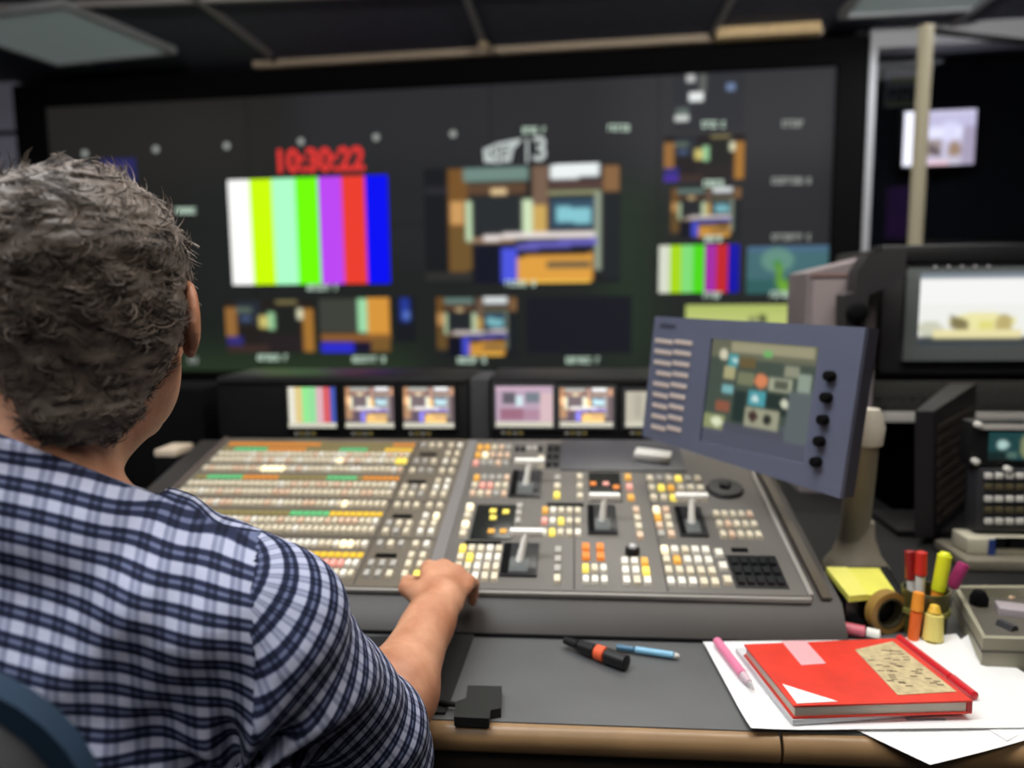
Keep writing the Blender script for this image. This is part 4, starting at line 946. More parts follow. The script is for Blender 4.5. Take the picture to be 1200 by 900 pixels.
# grey tray with small things
ty0 = atz(1120, 765, ZT).y; tx0 = atz(1121, 765, ZT).x; TZ = ZT+.043
q = [tuple(dz(x, y, TZ)) for x, y in ((1118, 684), (1260, 682), (1330, 745), (1150, 745))]
q = [(q[0][0], q[0][1]), (q[1][0]+.02, q[0][1]), (q[1][0]+.02, q[3][1]), (q[3][0], q[3][1])]
q = [tuple(dz(x, y, TZ)) for x, y in ((1117, 686), (1252, 686), (1330, 752), (1152, 748))]
trh = thing('desk_tray', 'grey open tray of odds and ends at right edge of desk', 'tray', (0, 0, 0))
gtr = mat('tray_grey', (150, 146, 126), .5, noise=.06, nscale=14)
cn = Vector((sum(p[0] for p in q)/4, sum(p[1] for p in q)/4))
inn2 = [(cn.x+(x-cn.x)*.93, cn.y+(y-cn.y)*.9) for x, y in q]
fl_ = MB().prism(q, ZT+.0005, ZT+.018); fl_.build('tray_floor', gtr, trh)
ringprism(q, inn2, ZT+.018, TZ, gtr, 'rim', trh)
MB().prism([(cn.x+(x-cn.x)*1.015, cn.y+(y-cn.y)*1.015) for x, y in q], ZT+.024, ZT+.027).build('band', mat('tray_dark', (88, 84, 76), .5), trh)
rs = random.Random(11)
zf = ZT+.018
def odd(name, label, cat, px, py, build):
    a = atz(px, py, ZT+.03); t_ = build(a); one(t_, label, cat)
odd('black_grommet', 'round black grommet in the grey tray', 'grommet', 1147, 706, lambda a: MB().lathe([(.002, 0), (.012, 0), (.013, .02), (.008, .03), (.002, .03)], M=Matrix.Translation((a.x, a.y, zf))).build('black_grommet', blackm))
odd('eraser', 'pale pink eraser leaning in the grey tray', 'eraser', 1170, 692, lambda a: MB().box((-.007, -.025, 0), (.007, .025, .012), M=Matrix.Translation((a.x, a.y, zf)) @ Matrix.Rotation(.5, 4, 'Z'), bev=.003).build('eraser', mat('eraser_pink', (226, 190, 160), .6)))
odd('coin_box', 'small clear box in grey tray beside the black grommet', 'box', 1188, 716, lambda a: MB().box((-.022, -.016, 0), (.022, .016, .02), M=Matrix.Translation((a.x, a.y, zf)) @ Matrix.Rotation(-.3, 4, 'Z'), bev=.003).build('coin_box', mat('box_lilac', (170, 160, 165), .3)))
odd('binder_clip', 'dark clip at the front of the grey tray', 'clip', 1180, 733, lambda a: MB().prism([(-.012, 0), (.012, 0), (.004, .016), (-.004, .016)], -.012, .012, axis='y', M=Matrix.Translation((a.x, a.y, zf)) @ Matrix.Rotation(.4, 4, 'Z')).build('binder_clip', dgrey))
odd('paper_scrap', 'crumpled white paper scrap in the grey tray', 'paper', 1215, 700, lambda a: MB().prism([(-.02, -.01), (.018, -.016), (.024, .01), (-.004, .018)], 0, .012, M=Matrix.Translation((a.x, a.y, zf))).build('paper_scrap', paper))

# ------------------------------------------------------------------ chair
FA = math.radians(16)                       # the man and chair are turned this far left
FD = Vector((-math.sin(FA), math.cos(FA), 0)); RD = Vector((math.cos(FA), math.sin(FA), 0))
ch = thing('office_chair', 'dark grey office chair with blue edged backrest behind the man', 'chair', (-.50, .285, 0), (0, 0, FA))
def rr(w_, h_, r, n=8):
    pts = []
    for (cx, cy, a0) in ((w_-r, h_-r, 0), (-w_+r, h_-r, 90), (-w_+r, -h_+r, 180), (w_-r, -h_+r, 270)):
        for k in range(n+1):
            q_ = math.radians(a0+90*k/n); pts.append((cx+r*math.cos(q_), cy+r*math.sin(q_)))
    return pts
blu = mat('chair_blue', (5, 38, 62), .8, noise=.1, nscale=40); shell = mat('chair_shell', (40, 40, 42), .6, noise=.1, nscale=10)
CHX = 0.03
def slabcurve(w_, h_, r, y0_, y1_, zc_, k=.45):
    p = rr(w_, h_, r, 10); cs_ = [(.0, 0)]
    vs = []; fs = []; N = len(p); rings = 7
    for side, y in ((0, y0_), (1, y1_)):
        for i in range(rings):
            f = 1-i/(rings-1)*.98
            for (a, b) in p: xx = a*f; vs.append((xx+CHX, y-(xx*xx)*(-k)*0+xx*xx*k+(b*f)**2*.15, b*f+zc_))
    for side in (0, 1):
        o_ = side*rings*N
        for i in range(rings-1):
            for q_ in range(N): fs.append((o_+i*N+q_, o_+i*N+(q_+1) % N, o_+(i+1)*N+(q_+1) % N, o_+(i+1)*N+q_))
        fs.append(tuple(o_+(rings-1)*N+q_ for q_ in range(N)))
    for q_ in range(N): fs.append((q_, (q_+1) % N, rings*N+(q_+1) % N, rings*N+q_))
    return MB().add(vs, fs, None, True)
CBZ = .790
slabcurve(.214, .266, .118, .015, .036, CBZ).build('backrest_cushion', blu, ch)
slabcurve(.204, .256, .112, -.012, .015, CBZ).build('backrest_shell', shell, ch)
MB().box((-.23, .02, .40), (.23, .48, .425), bev=.03).build('seat', blu, ch)
MB().tube([(0.03, 0, .65), (0.0, -.03, .5), (0, .1, .38)], .018, n=10).build('back_support', black, ch)
MB().tube([(0, .24, .08), (0, .24, .40)], .028).build('column', black, ch)
for k in range(5):
    q_ = 2*PI*k/5+.3; MB().tube([(0, .24, .1), (.3*math.cos(q_), .24+.3*math.sin(q_), .065)], [.025, .015], n=8).build('leg', black, ch)
    MB().lathe([(.002, -.012), (.028, -.012), (.03, 0), (.028, .012), (.002, .012)], M=Matrix.Translation((.3*math.cos(q_), .24+.3*math.sin(q_), .0305)) @ Matrix.Rotation(PI/2, 4, 'X')).build('caster', black, ch)

# ------------------------------------------------------------------ implicit surfaces for the man
class Field:
    def __init__(s, lo, hi, h):
        s.h = h; s.lo = np.array(lo, float); s.n = np.ceil((np.array(hi)-s.lo)/h).astype(int)+1
        s.a = np.full(s.n, .5, np.float32)
        s.ax = [s.lo[i]+h*np.arange(s.n[i]) for i in range(3)]
    def sub(s, lo, hi):
        sl = []
        for i in range(3):
            a = max(0, int((lo[i]-s.lo[i])/s.h)); b = min(s.n[i], int((hi[i]-s.lo[i])/s.h)+2)
            if b <= a: return None, None
            sl.append(slice(a, b))
        P = np.stack(np.meshgrid(*[s.ax[i][sl[i]] for i in range(3)], indexing='ij'), -1)
        return tuple(sl), P
    def comb(s, sl, d, k, cut=False):
        a = s.a[sl]
        if cut: d = -d; h = np.clip(.5-.5*(a-d)/k, 0, 1) if k > 0 else None; r = np.maximum(a, d) if k <= 0 else a+(d-a)*h+k*h*(1-h)
        else: h = np.clip(.5+.5*(a-d)/k, 0, 1); r = a+(d-a)*h-k*h*(1-h)
        s.a[sl] = r
    def cap(s, a, b, r0, r1, k=.02, cut=False, flat=None):
        """tapered capsule; flat=(direction, factor) squashes it along a direction"""
        a = np.array(a, float); b = np.array(b, float); R = max(r0, r1)+k*1.5+.02
        if flat: R = R*max(1, 1.0)
        sl, P = s.sub(np.minimum(a, b)-R, np.maximum(a, b)+R)
        if sl is None: return
        ab = b-a; t = np.clip(((P-a) @ ab)/(ab @ ab+1e-12), 0, 1)[..., None]
        q = P-(a+t*ab)
        if flat:
            n = np.array(flat[0], float); n /= np.linalg.norm(n); c_ = q @ n; q = q+(c_*(1/flat[1]-1))[..., None]*n
            d = np.linalg.norm(q, axis=-1)-(r0+(r1-r0)*t[..., 0]); d = d*flat[1]**.5
        else: d = np.linalg.norm(q, axis=-1)-(r0+(r1-r0)*t[..., 0])
        s.comb(sl, d.astype(np.float32), k, cut)
    def ell(s, c, r, R3=None, k=.02, cut=False):
        c = np.array(c, float); r = np.array(r, float); R = max(r)+k*1.5+.015
        sl, P = s.sub(c-R, c+R)
        if sl is None: return
        q = P-c
        if R3 is not None: q = q @ R3
        k0 = np.linalg.norm(q/r, axis=-1); k1 = np.linalg.norm(q/(r*r), axis=-1)+1e-9
        s.comb(sl, (k0*(k0-1)/k1).astype(np.float32), k, cut)
    def mesh(s, name, m, parent=None, extra=None):
        a = s.a; n = a.shape; neg = a < 0
        c = np.zeros([x-1 for x in n], np.int8)
        for dx in (0, 1):
            for dy in (0, 1):
                for dz_ in (0, 1): c += neg[dx:n[0]-1+dx, dy:n[1]-1+dy, dz_:n[2]-1+dz_]
        act = (c > 0) & (c < 8); idx = np.full(act.shape, -1, np.int64); I = np.argwhere(act); idx[act] = np.arange(len(I))
        acc = np.zeros((len(I), 3)); cnt = np.zeros(len(I))
        corners = [(x, y, z) for x in (0, 1) for y in (0, 1) for z in (0, 1)]
        for c0 in corners:
            for ax in range(3):
                if c0[ax]: continue
                c1 = list(c0); c1[ax] = 1
                v0 = a[I[:, 0]+c0[0], I[:, 1]+c0[1], I[:, 2]+c0[2]]; v1 = a[I[:, 0]+c1[0], I[:, 1]+c1[1], I[:, 2]+c1[2]]
                mk = (v0 < 0) != (v1 < 0); t = np.where(mk, v0/(v0-v1+1e-12), 0)
                p = np.tile(np.array(c0, float), (len(I), 1)); p[:, ax] = t
                acc += p*mk[:, None]; cnt += mk
        V = (I+acc/cnt[:, None])*s.h+s.lo
        F = []
        for ax in range(3):
            o1, o2 = [(1, 2), (2, 0), (0, 1)][ax]
            sl0 = [slice(None)]*3; sl1 = [slice(None)]*3; sl0[ax] = slice(0, n[ax]-1); sl1[ax] = slice(1, n[ax])
            n0 = neg[tuple(sl0)]; n1 = neg[tuple(sl1)]; E_ = np.argwhere(n0 != n1)
            ok = (E_[:, o1] > 0) & (E_[:, o2] > 0) & (E_[:, o1] < n[o1]-1) & (E_[:, o2] < n[o2]-1); E_ = E_[ok]
            fl = n0[tuple(E_.T)]
            def g(d1, d2):
                q = E_.copy(); q[:, o1] += d1; q[:, o2] += d2; return idx[tuple(q.T)]
            qd = np.stack([g(-1, -1), g(0, -1), g(0, 0), g(-1, 0)], 1)
            qd[~fl] = qd[~fl][:, ::-1]; F.append(qd)
        F = np.concatenate(F)
        me = bpy.data.meshes.new(name); me.vertices.add(len(V)); me.vertices.foreach_set('co', V.ravel())
        me.loops.add(len(F)*4); me.loops.foreach_set('vertex_index', F.ravel().astype(np.int32))
        me.polygons.add(len(F)); me.polygons.foreach_set('loop_start', np.arange(len(F), dtype=np.int32)*4)
        try: me.polygons.foreach_set('loop_total', np.full(len(F), 4, np.int32))
        except Exception: pass
        me.update(calc_edges=True); me.polygons.foreach_set('use_smooth', np.ones(len(F), bool)); me.materials.append(m)
        if extra: extra(me, V, F)
        me.validate()
        o = bpy.data.objects.new(name, me); COL.objects.link(o)
        if parent is not None: o.parent = parent
        return o, V, F

fd = np.array(FD); rd = np.array(RD); up = np.array([0, 0, 1.])
HEAD = np.array([-.430, .652, 1.236])
HM = (Matrix.Rotation(math.radians(15), 3, 'Z') @ Matrix.Rotation(math.radians(-6), 3, 'X')); HR = np.array(HM)
def hd(x, y, z): return HEAD+HR @ np.array([x, y, z])
NB = np.array([-.466, .568, 1.110])          # base of the neck
SR = np.array([-.257, .600, .966]); SL = np.array([-.640, .490, .972])
ER = np.array([-.214, .745, .775]); WR = np.array([-.181, .960, .838])
EL = np.array([-.74, .66, .80]); WL = np.array([-.60, .93, .80])
HIP = np.array([-.50, .50, .53])
def hand(F, Wp, fwd, side, upv, sgn):
    """palm, four bent fingers and a thumb; side points to the little finger"""
    fwd = fwd/np.linalg.norm(fwd)
    side = side-fwd*(side @ fwd); side /= np.linalg.norm(side); upv = np.cross(side, fwd)*sgn; upv /= np.linalg.norm(upv)
    if upv[2] < 0: upv = -upv
    P = lambda f, s_, u: Wp+fwd*f+side*s_+upv*u
    F.cap(P(.012, -.012, 0), P(.078, -.020, .004), .019, .0165, .012, flat=(upv, .8))
    F.cap(P(.012, .0, 0), P(.082, .0, .006), .019, .0165, .012, flat=(upv, .8))
    F.cap(P(.012, .014, -.002), P(.076, .022, .001), .018, .0145, .012, flat=(upv, .8))
    tips = []
    for (s_, f0, u0, L, r, spread) in ((-.030, .082, .006, .95, .0096, -.10), (-.0095, .088, .009, 1.05, .0098, -.02), (.0115, .084, .007, 1.0, .0093, .07), (.031, .074, .001, .82, .0083, .18)):
        a = P(f0, s_, u0); ang = math.radians(-30); p = a; rr_ = r
        d1 = fwd*math.cos(ang)+upv*math.sin(ang)+side*spread; d1 /= np.linalg.norm(d1)
        b = p+d1*.040*L
        ang = math.radians(-72); d2 = fwd*math.cos(ang)+upv*math.sin(ang)+side*spread*.5; d2 /= np.linalg.norm(d2); c_ = b+d2*.025*L
        ang = math.radians(-88); d3 = fwd*math.cos(ang)+upv*math.sin(ang); e = c_+d3*.016*L
        F.cap(a-fwd*.018, a, r*.8, r*1.12, .007); F.cap(a, b, r*1.08, r*.98, .004); F.cap(b, c_, r*.98, r*.88, .003); F.cap(c_, e, r*.88, r*.76, .003)
        tips.append((e, d3))
    t0 = P(.020, -.026, -.004); t1 = P(.048, -.050, -.012); t2 = P(.076, -.055, -.020); t3 = P(.098, -.046, -.027)
    F.cap(t0, t1, .016, .0125, .012); F.cap(t1, t2, .0122, .0108, .004); F.cap(t2, t3, .0108, .0088, .003)
    return tips
def bodyfield(h):
    F = Field((-.84, .26, .44), (-.10, 1.16, 1.40), h)
    # head
    def E(c, r, k=.02, cut=False, rot=None):
        R3 = HR if rot is None else HR @ rot
        F.ell(hd(*c), r, R3, k, cut)
    E((0, -.012, .026), (.077, .096, .086)); E((0, .030, -.012), (.068, .066, .088), .03)
    E((0, .045, -.068), (.050, .048, .050), .03)
    F.cap(hd(.048, .008, -.058), hd(.018, .082, -.098), .020, .017, .03); F.cap(hd(-.048, .008, -.058), hd(-.018, .082, -.098), .020, .017, .03)
    F.cap(hd(-.012, .088, -.104), hd(.012, .088, -.104), .016, .016, .02)
    F.cap(hd(0, .092, .016), hd(0, .112, -.026), .008, .0125, .012); E((.010, .102, -.032), (.009, .011, .008), .006); E((-.010, .102, -.032), (.009, .011, .008), .006)
    for s_ in (-1, 1):
        E((s_*.031, .097, .012), (.017, .012, .011), .01, True)
        E((s_*.031, .083, .010), (.0135, .012, .0115), .004)
        F.cap(hd(s_*.015, .094, .029), hd(s_*.045, .084, .030), .006, .005, .01)
        E((s_*.045, .070, -.025), (.018, .020, .018), .02)
        # ear
        er = np.array(Matrix.Rotation(s_*math.radians(24), 3, 'Z') @ Matrix.Rotation(math.radians(-12), 3, 'X'))
        E((s_*.087, -.008, -.008), (.0075, .020, .034), .006, False, er)
        E((s_*.094, -.002, -.006), (.005, .011, .020), .004, True, er)
        E((s_*.083, .004, -.035), (.006, .009, .010), .006, False, er)
    F.cap(hd(-.022, .101, -.055), hd(.022, .101, -.055), .0055, .0055, .004); F.cap(hd(-.019, .100, -.066), hd(.019, .100, -.066), .0065, .0065, .004)
    F.cap(hd(-.022, .110, -.0605), hd(.022, .110, -.0605), .002, .002, .002, True)
    # neck and trunk
    F.cap(hd(0, -.038, -.05), NB+np.array([0, 0, -.01]), .056, .062, .03); F.cap(hd(0, .01, -.09), NB+fd*.05-up*.03, .045, .055, .03)
    F.cap(NB-up*.02, SR-up*.01, .05, .045, .05); F.cap(NB-up*.02, SL-up*.01, .05, .045, .05)
    top = NB-up*.14+fd*.01
    for s_ in (-1, 1): F.cap(top+rd*s_*.09, HIP+rd*s_*.08+up*.06, .085, .10, .06)
    # arms
    for (S_, E_, W_) in ((SR, ER, WR), (SL, EL, WL)):
        F.cap(S_-up*.005, E_, .050, .041, .03)
        mid_ = E_+(W_-E_)*.32
        F.cap(E_, mid_, .044, .046, .02); ax = (W_-E_)/np.linalg.norm(W_-E_)
        F.cap(mid_, W_-ax*.03, .045, .0295, .02); F.cap(W_-ax*.04, W_+ax*.02, .0295, .028, .02, flat=(up, .8))
    return F
BF = bodyfield(.0036)
tR = hand(BF, WR, np.array([.02, 1.0, .10]), np.array([1., .12, -.18]), up, 1)
tL = hand(BF, WL, np.array([.0, 1.0, -.02]), np.array([-1., .0, -.1]), up, 1)
skin = bpy.data.materials.new('skin'); skin.use_nodes = True; nt = skin.node_tree; b = nt.nodes['Principled BSDF']
b.inputs['Roughness'].default_value = .5; b.inputs['Subsurface Weight'].default_value = .12; b.inputs['Subsurface Radius'].default_value = (.012, .005, .003)
tc_ = nt.nodes.new('ShaderNodeTexCoord'); nz = nt.nodes.new('ShaderNodeTexNoise'); nz.inputs['Scale'].default_value = 22; nz.inputs['Detail'].default_value = 5
rp_ = nt.nodes.new('ShaderNodeValToRGB'); rp_.color_ramp.elements[0].position = .35; rp_.color_ramp.elements[1].position = .68
rp_.color_ramp.elements[0].color = lin((176, 116, 84)); rp_.color_ramp.elements[1].color = lin((208, 152, 120))
nt.links.new(tc_.outputs['Object'], nz.inputs['Vector']); nt.links.new(nz.outputs['Fac'], rp_.inputs['Fac']); nt.links.new(rp_.outputs['Color'], b.inputs['Base Color'])
n2 = nt.nodes.new('ShaderNodeTexNoise'); n2.inputs['Scale'].default_value = 260; bp_ = nt.nodes.new('ShaderNodeBump'); bp_.inputs['Strength'].default_value = .25; bp_.inputs['Distance'].default_value = .002
nt.links.new(tc_.outputs['Object'], n2.inputs['Vector']); nt.links.new(n2.outputs['Fac'], bp_.inputs['Height']); nt.links.new(bp_.outputs['Normal'], b.inputs['Normal'])
man, BV, BFc = BF.mesh('person', skin)
one(man, 'person with grey hair in blue plaid shirt seated at the switcher', 'person')
# nails
g = MB()
for (e, d3) in tR+tL:
    pass
# ---- shirt
def fold(P):
    x, y, z = P[..., 0], P[..., 1], P[..., 2]
    return (.0035*np.sin(38*z+9*x+3*np.sin(11*x))+.0025*np.sin(60*x+22*z+2*np.sin(25*z))*(z < 2)+.002*np.sin(85*z-40*y+3*np.sin(30*x)))
def shirtfield(h):
    F = Field((-.90, .22, .50), (-.06, .92, 1.20), h)
    F.cap(NB-up*.035, SR-up*.005, .068, .058, .06); F.cap(NB-up*.035, SL-up*.005, .068, .058, .06)
    F.cap(NB-up*.06-fd*.02, NB-up*.20-fd*.035, .075, .10, .06)
    top = NB-up*.15+fd*.0
    for s_ in (-1, 1): F.cap(top+rd*s_*.095, HIP+rd*s_*.085+up*.04, .108, .125, .07)
    for (S_, E_, s_) in ((SR, ER, 1), (SL, EL, -1)):
        ax = (E_-S_)/np.linalg.norm(E_-S_)
        F.cap(S_-up*.012, E_+ax*.0, .066, .060, .045)
        F.cap(E_-ax*.03, E_+ax*.010+fd*.015, .060, .058, .03)
    # collar stand
    F.cap(NB-up*.03+fd*.01, NB+up*.022-fd*.004, .074, .070, .015)
    return F
SFd = shirtfield(.0045)
Pall = np.stack(np.meshgrid(*SFd.ax, indexing='ij'), -1)
SFd.a += fold(Pall).astype(np.float32)
# creases fanning from the armpit
cr = SR-up*.10-fd*.06-rd*.02
dcr = np.linalg.norm(Pall-cr, axis=-1); th = np.arctan2(Pall[..., 2]-cr[2], (Pall-cr) @ rd)
SFd.a += (.010*np.sin(th*8+dcr*18)*np.exp(-(dcr/.12)**2)).astype(np.float32)
lowm = np.clip((.955-Pall[..., 2])/.06, 0, 1)*np.clip((Pall[..., 0]+.62)/.1, 0, 1)*np.clip((-.27-Pall[..., 0])/.04, 0, 1)
SFd.a += (lowm*(.009*np.sin(70*(Pall[..., 2]+.75*Pall[..., 0])+2.0*np.sin(14*Pall[..., 0]))+.004*np.sin(120*(Pall[..., 2]+.5*Pall[..., 0])))).astype(np.float32)
# open the neck above the collar and hollow the sleeves at their hems
nax = (hd(0, -.03, -.02)-NB); nax /= np.linalg.norm(nax)
dn = ((Pall-(NB+nax*.030)) @ nax); near_n = np.linalg.norm(Pall-NB, axis=-1) < .13
SFd.a = np.where(near_n, np.maximum(SFd.a, dn), SFd.a)
SFd.cap(NB-up*.0, NB+nax*.12, .064, .064, .004, cut=True)
for (S_, E_, W_) in ((SR, ER, WR), (SL, EL, WL)):
    ax = (E_-S_)/np.linalg.norm(E_-S_); fx_ = (W_-E_)/np.linalg.norm(W_-E_)
    hn = fx_*.93+ax*.25; hn /= np.linalg.norm(hn); hp = E_+fx_*.030
    dh = (Pall-hp) @ hn; nr = np.linalg.norm(Pall-hp, axis=-1) < .11
    SFd.a = np.where(nr, np.maximum(SFd.a, dh), SFd.a)
    SFd.cap(E_+fx_*.02, hp+fx_*.08, .055, .060, .003, cut=True)
arm_c = {}
def shirtuv(me, V, F):
    cen_ = V[F].mean(1)
    def segd(P, a, b):
        ab = b-a; t = np.clip((P-a) @ ab/(ab @ ab), 0, 1); return np.linalg.norm(P-(a+t[:, None]*ab), axis=1), t
    uv = np.zeros((len(F)*4, 2)); L = V[F].reshape(-1, 3)
    u_ = (L-NB) @ rd; v_ = L[:, 2]-.03*0
    front = (L-NB) @ fd
    # arc-like unrolling round the shoulders
    uv[:, 0] = u_; uv[:, 1] = v_-.55*np.clip(front+.02, 0, 1)+.42*u_
    for (S_, E_) in ((SR, ER), (SL, EL)):
        side = 1 if S_ is SR else -1
        lat = (cen_-NB) @ rd*side; d_, t = segd(cen_, S_, E_)
        isarm = (lat > .205-.0*(cen_[:, 2]-.9)) & (d_ < .12)
        ax = (E_-S_)/np.linalg.norm(E_-S_); e1 = np.cross(ax, up); e1 /= np.linalg.norm(e1); e2 = np.cross(ax, e1)
        q = L-S_; an = np.arctan2(q @ e2, q @ e1)
        al = q @ ax
        k = np.repeat(isarm, 4)
        a4 = an.reshape(-1, 4); a4 = np.where(a4-a4[:, :1] > PI, a4-2*PI, a4); a4 = np.where(a4-a4[:, :1] < -PI, a4+2*PI, a4); an = a4.ravel()
        uv[k, 0] = (an*.067)[k]; uv[k, 1] = al[k]
    lay = me.uv_layers.new(name='UVMap'); lay.data.foreach_set('uv', uv.astype(np.float32).ravel())
pm = bpy.data.materials.new('plaid_cotton'); pm.use_nodes = True; nt = pm.node_tree; b = nt.nodes['Principled BSDF']; b.inputs['Roughness'].default_value = .85; b.inputs['Specular IOR Level'].default_value = .2
uvn = nt.nodes.new('ShaderNodeUVMap'); uvn.uv_map = 'UVMap'; sp = nt.nodes.new('ShaderNodeSeparateXYZ'); nt.links.new(uvn.outputs['UV'], sp.inputs[0])
def prof(out, period, stops):
    m1 = nt.nodes.new('ShaderNodeMath'); m1.operation = 'DIVIDE'; m1.inputs[1].default_value = period; nt.links.new(out, m1.inputs[0])
    m2 = nt.nodes.new('ShaderNodeMath'); m2.operation = 'FRACT'; nt.links.new(m1.outputs[0], m2.inputs[0])
    r = nt.nodes.new('ShaderNodeValToRGB'); cr_ = r.color_ramp
    while len(cr_.elements) < len(stops): cr_.elements.new(.5)
    for e, (p_, v_) in zip(cr_.elements, stops): e.position = p_; e.color = (v_, v_, v_, 1)
    nt.links.new(m2.outputs[0], r.inputs[0]); return r.outputs['Color']
ST = [(0, .0), (.38, .0), (.46, 1), (.60, 1), (.66, .5), (.74, .5), (.80, 1), (.92, 1), (1, .0)]
pv = prof(sp.outputs['Y'], .0165, ST); pu = prof(sp.outputs['X'], .0165, [(0, .0), (.40, .0), (.48, .8), (.60, .8), (.66, .4), (.74, .4), (.80, .8), (.92, .8), (1, .0)])
ad = nt.nodes.new('ShaderNodeMath'); ad.operation = 'MULTIPLY_ADD'; ad.inputs[1].default_value = .70
nt.links.new(pv, ad.inputs[0])
ml = nt.nodes.new('ShaderNodeMath'); ml.operation = 'MULTIPLY'; ml.inputs[1].default_value = .30; nt.links.new(pu, ml.inputs[0]); nt.links.new(ml.outputs[0], ad.inputs[2])
cr2 = nt.nodes.new('ShaderNodeValToRGB'); el = cr2.color_ramp.elements
el[0].position = 0; el[0].color = lin((184, 188, 212)); el[1].position = .95; el[1].color = lin((20, 24, 42))
e = el.new(.35); e.color = lin((104, 112, 144)); e = el.new(.62); e.color = lin((44, 50, 78))
nt.links.new(ad.outputs[0], cr2.inputs[0]); nt.links.new(cr2.outputs['Color'], b.inputs['Base Color'])
nz = nt.nodes.new('ShaderNodeTexNoise'); nz.inputs['Scale'].default_value = 30; nz.inputs['Detail'].default_value = 3; tcc = nt.nodes.new('ShaderNodeTexCoord'); nt.links.new(tcc.outputs['Object'], nz.inputs['Vector'])
bp_ = nt.nodes.new('ShaderNodeBump'); bp_.inputs['Strength'].default_value = .35; bp_.inputs['Distance'].default_value = .01; nt.links.new(nz.outputs['Fac'], bp_.inputs['Height']); nt.links.new(bp_.outputs['Normal'], b.inputs['Normal'])
SFd.mesh('shirt', pm, man, shirtuv)
# ---- trousers and shoes
TF = Field((-.92, .16, .0), (-.12, 1.2, .66), .011)
for s_ in (-1, 1):
    hp = HIP+rd*s_*.09+up*.02; kn = np.array([HIP[0]+s_*.13-.10, .86, .54]); an_ = np.array([HIP[0]+s_*.14-.12, .84, .10])
    TF.cap(HIP+rd*s_*.06, hp, .115, .10, .05); TF.cap(hp, kn, .088, .062, .03); TF.cap(kn, an_, .062, .05, .03)
TF.mesh('trousers', mat('trouser_dark', (36, 38, 46), .8), man)
for s_ in (-1, 1):
    x = HIP[0]+s_*.14-.12
    g = MB(); g.tube([(x, .78, .045), (x, .86, .045), (x, 1.0, .035), (x, 1.04, .03)], [.03, .042, .042, .028], n=14); g.build('shoe', mat('shoe_black', (20, 20, 20), .4), man)
# ---- hair
HF = Field(HEAD-np.array([.14, .15, .15]), HEAD+np.array([.14, .15, .16]), .0035)
HF.ell(hd(0, -.014, .028), (.0865, .108, .094), HR, .02); HF.cap(hd(0, -.055, -.03), hd(0, -.066, -.088), .060, .044, .03)
HF.cap(hd(.05, -.03, -.02), hd(.035, -.05, -.07), .032, .022, .03); HF.cap(hd(-.05, -.03, -.02), hd(-.035, -.05, -.07), .032, .022, .03)
PH = np.stack(np.meshgrid(*HF.ax, indexing='ij'), -1); Lc = (PH-HEAD) @ HR
x, y, z = Lc[..., 0], Lc[..., 1], Lc[..., 2]
# hairline: forehead, temples, round the ears
cutf = np.maximum(y-(.070+.25*(z-.06)), -1)       # front plane
HF.a = np.maximum(HF.a, np.where(z > .035, y-.088+0*z, y-(.010+.9*np.clip(z+.0, -.02, .04)+.02)))
# ear clearance
for s_ in (-1, 1): HF.ell(hd(s_*.094, .000, -.012), (.030, .030, .040), HR, .006, cut=True)
HF.a = np.maximum(HF.a, (-.112-z)); HF.a = np.maximum(HF.a, np.where(z < -.04, y+.012+(z+.04)*-.4-.0, -1)*1.0)
HF.a += .7*(.0032*np.sin(85*x+30*np.sin(40*z)+20*y)*np.sin(70*y+4*np.sin(60*x))+.0028*np.sin(150*z+60*x)*np.sin(120*x-70*y)).astype(np.float32)
hm = bpy.data.materials.new('grey_hair'); hm.use_nodes = True; nt = hm.node_tree; b = nt.nodes['Principled BSDF']; b.inputs['Roughness'].default_value = .55; b.inputs['Specular IOR Level'].default_value = .4
at_ = nt.nodes.new('ShaderNodeAttribute'); at_.attribute_name = 'tone'; nz = nt.nodes.new('ShaderNodeTexNoise'); nz.inputs['Scale'].default_value = 60; nz.inputs['Detail'].default_value = 4
tcc = nt.nodes.new('ShaderNodeTexCoord'); nt.links.new(tcc.outputs['Object'], nz.inputs['Vector'])
r1 = nt.nodes.new('ShaderNodeValToRGB'); r1.color_ramp.elements[0].color = lin((44, 37, 34)); r1.color_ramp.elements[1].color = lin((178, 160, 146)); nt.links.new(at_.outputs['Fac'], r1.inputs[0])
nt.links.new(r1.outputs['Color'], b.inputs['Base Color'])
rngh = np.random.RandomState(4)
def hairextra(me, V, F):
    ca = me.color_attributes.new('tone', 'FLOAT_COLOR', 'POINT'); q = np.tile(np.clip(.22+.1*rngh.rand(len(V)), 0, 1)[:, None], (1, 4)).astype(np.float32); ca.data.foreach_set('color', q.ravel())
hs, HV, HFc = HF.mesh('hair', hm, man, hairextra)
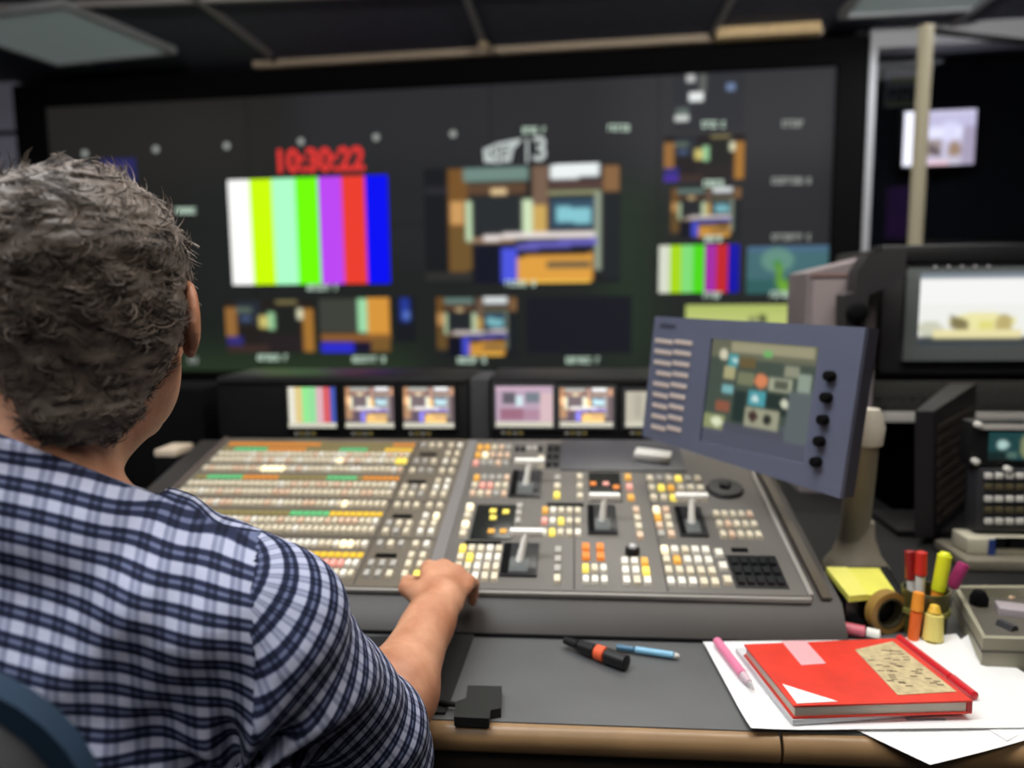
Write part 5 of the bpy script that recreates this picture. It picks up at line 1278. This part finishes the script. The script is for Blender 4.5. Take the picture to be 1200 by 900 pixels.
# locks: thin tapered tubes lying over the scalp, joined into the hair mesh
fc = HV[HFc].mean(1); fn = np.cross(HV[HFc[:, 1]]-HV[HFc[:, 0]], HV[HFc[:, 2]]-HV[HFc[:, 0]]); fn /= np.linalg.norm(fn, axis=1)[:, None]+1e-9
lc = (fc-HEAD) @ HR
if ((fn*(fc-HEAD)).sum(1)).mean() < 0: fn = -fn
okm = ((fn*(fc-hd(0, -.01, .03))).sum(1) > 0) & ~((np.abs(lc[:, 0]) > .066) & (lc[:, 1] > -.035) & (lc[:, 2] < .030))
ids = np.where(okm)[0]; NS = 13000; pick = rngh.choice(ids, NS)
vsn = []; fsn = []; ton = []
crown = hd(.0, -.07, .10)
for kk_, i in enumerate(pick):
    p = fc[i]; n_ = fn[i]; away = p-crown; away -= n_*(away @ n_); away /= np.linalg.norm(away)+1e-6
    cl = np.sin(p[0]*95+3*np.sin(p[2]*70))+np.sin(p[2]*88+2*np.sin(p[1]*80))
    sidev = np.cross(n_, away); tw = .8*cl+.35*rngh.randn()
    d0 = away*math.cos(tw)+sidev*math.sin(tw); L_ = .015+.011*rngh.rand(); lq = lc[i]
    if lq[2] < -.03: L_ *= .8
    curl = (1 if cl > 0 else -1)*(.9+.5*rngh.rand()); rad = .00065+.0004*rngh.rand()
    q = p-n_*.002; tone = np.clip(.30+.20*cl*.5+.22*rngh.randn(), 0, 1); base = len(vsn); lift = .0015+.0035*rngh.rand()
    for s_ in range(5):
        f = s_/4; r_ = rad*(1-.75*f)
        for k in range(3):
            a_ = 2*PI*k/3; vsn.append(q+r_*(math.cos(a_)*n_+math.sin(a_)*np.cross(d0, n_)))
        ton.extend([tone]*3)
        dd = d0+n_*(.55-1.1*f)*(lift/.006)*.55
        q = q+dd*L_/4; ang_ = curl*.45; sv = np.cross(n_, d0); d0 = d0*math.cos(ang_)+sv*math.sin(ang_)
    for s_ in range(4):
        for k in range(3): fsn.append((base+s_*3+k, base+s_*3+(k+1) % 3, base+s_*3+3+(k+1) % 3, base+s_*3+3+k))
nv = len(HV); allv = np.concatenate([HV, np.array(vsn)]); allf = np.concatenate([HFc, np.array(fsn)+nv])
me = bpy.data.meshes.new('hair'); me.from_pydata(allv.tolist(), [], allf.tolist()); me.materials.append(hm)
ca = me.color_attributes.new('tone', 'FLOAT_COLOR', 'POINT'); tt = np.concatenate([.2+.1*rngh.rand(nv), np.array(ton)]).astype(np.float32); ca.data.foreach_set('color', np.repeat(tt[:, None], 4, 1).ravel())
me.polygons.foreach_set('use_smooth', np.ones(len(me.polygons), bool)); me.update(); hs.data = me
# ---- glasses
gf = mat('glasses_frame', (30, 30, 34), .3); gg = MB()
def hv(x, y, z): return Vector(hd(x, y, z))
for s_ in (-1, 1):
    gg.tube([hv(s_*.086, -.005, .006), hv(s_*.083, .03, .010), hv(s_*.072, .108, .012)], .0016, n=6)
    pts_ = [hv(s_*(.035+.028*math.cos(a_)), .112, .006+.019*math.sin(a_)) for a_ in np.linspace(0, 2*PI, 17)]
    gg.tube(pts_, .0013, n=6, caps=False)
gg.tube([hv(-.009, .114, .010), hv(.009, .114, .010)], .0014, n=6)
gg.build('glasses', gf, man)
g = MB()
for s_ in (-1, 1): g.lathe([(.001, -.0003), (.026, -.0003), (.026, .0003), (.001, .0003)], n=20, M=Matrix.Translation(hv(s_*.035, .1122, .006)) @ HM.to_4x4() @ RX @ Matrix.Scale(.72, 4, Vector((0, 1, 0))))
g.build('lens', gl, man)
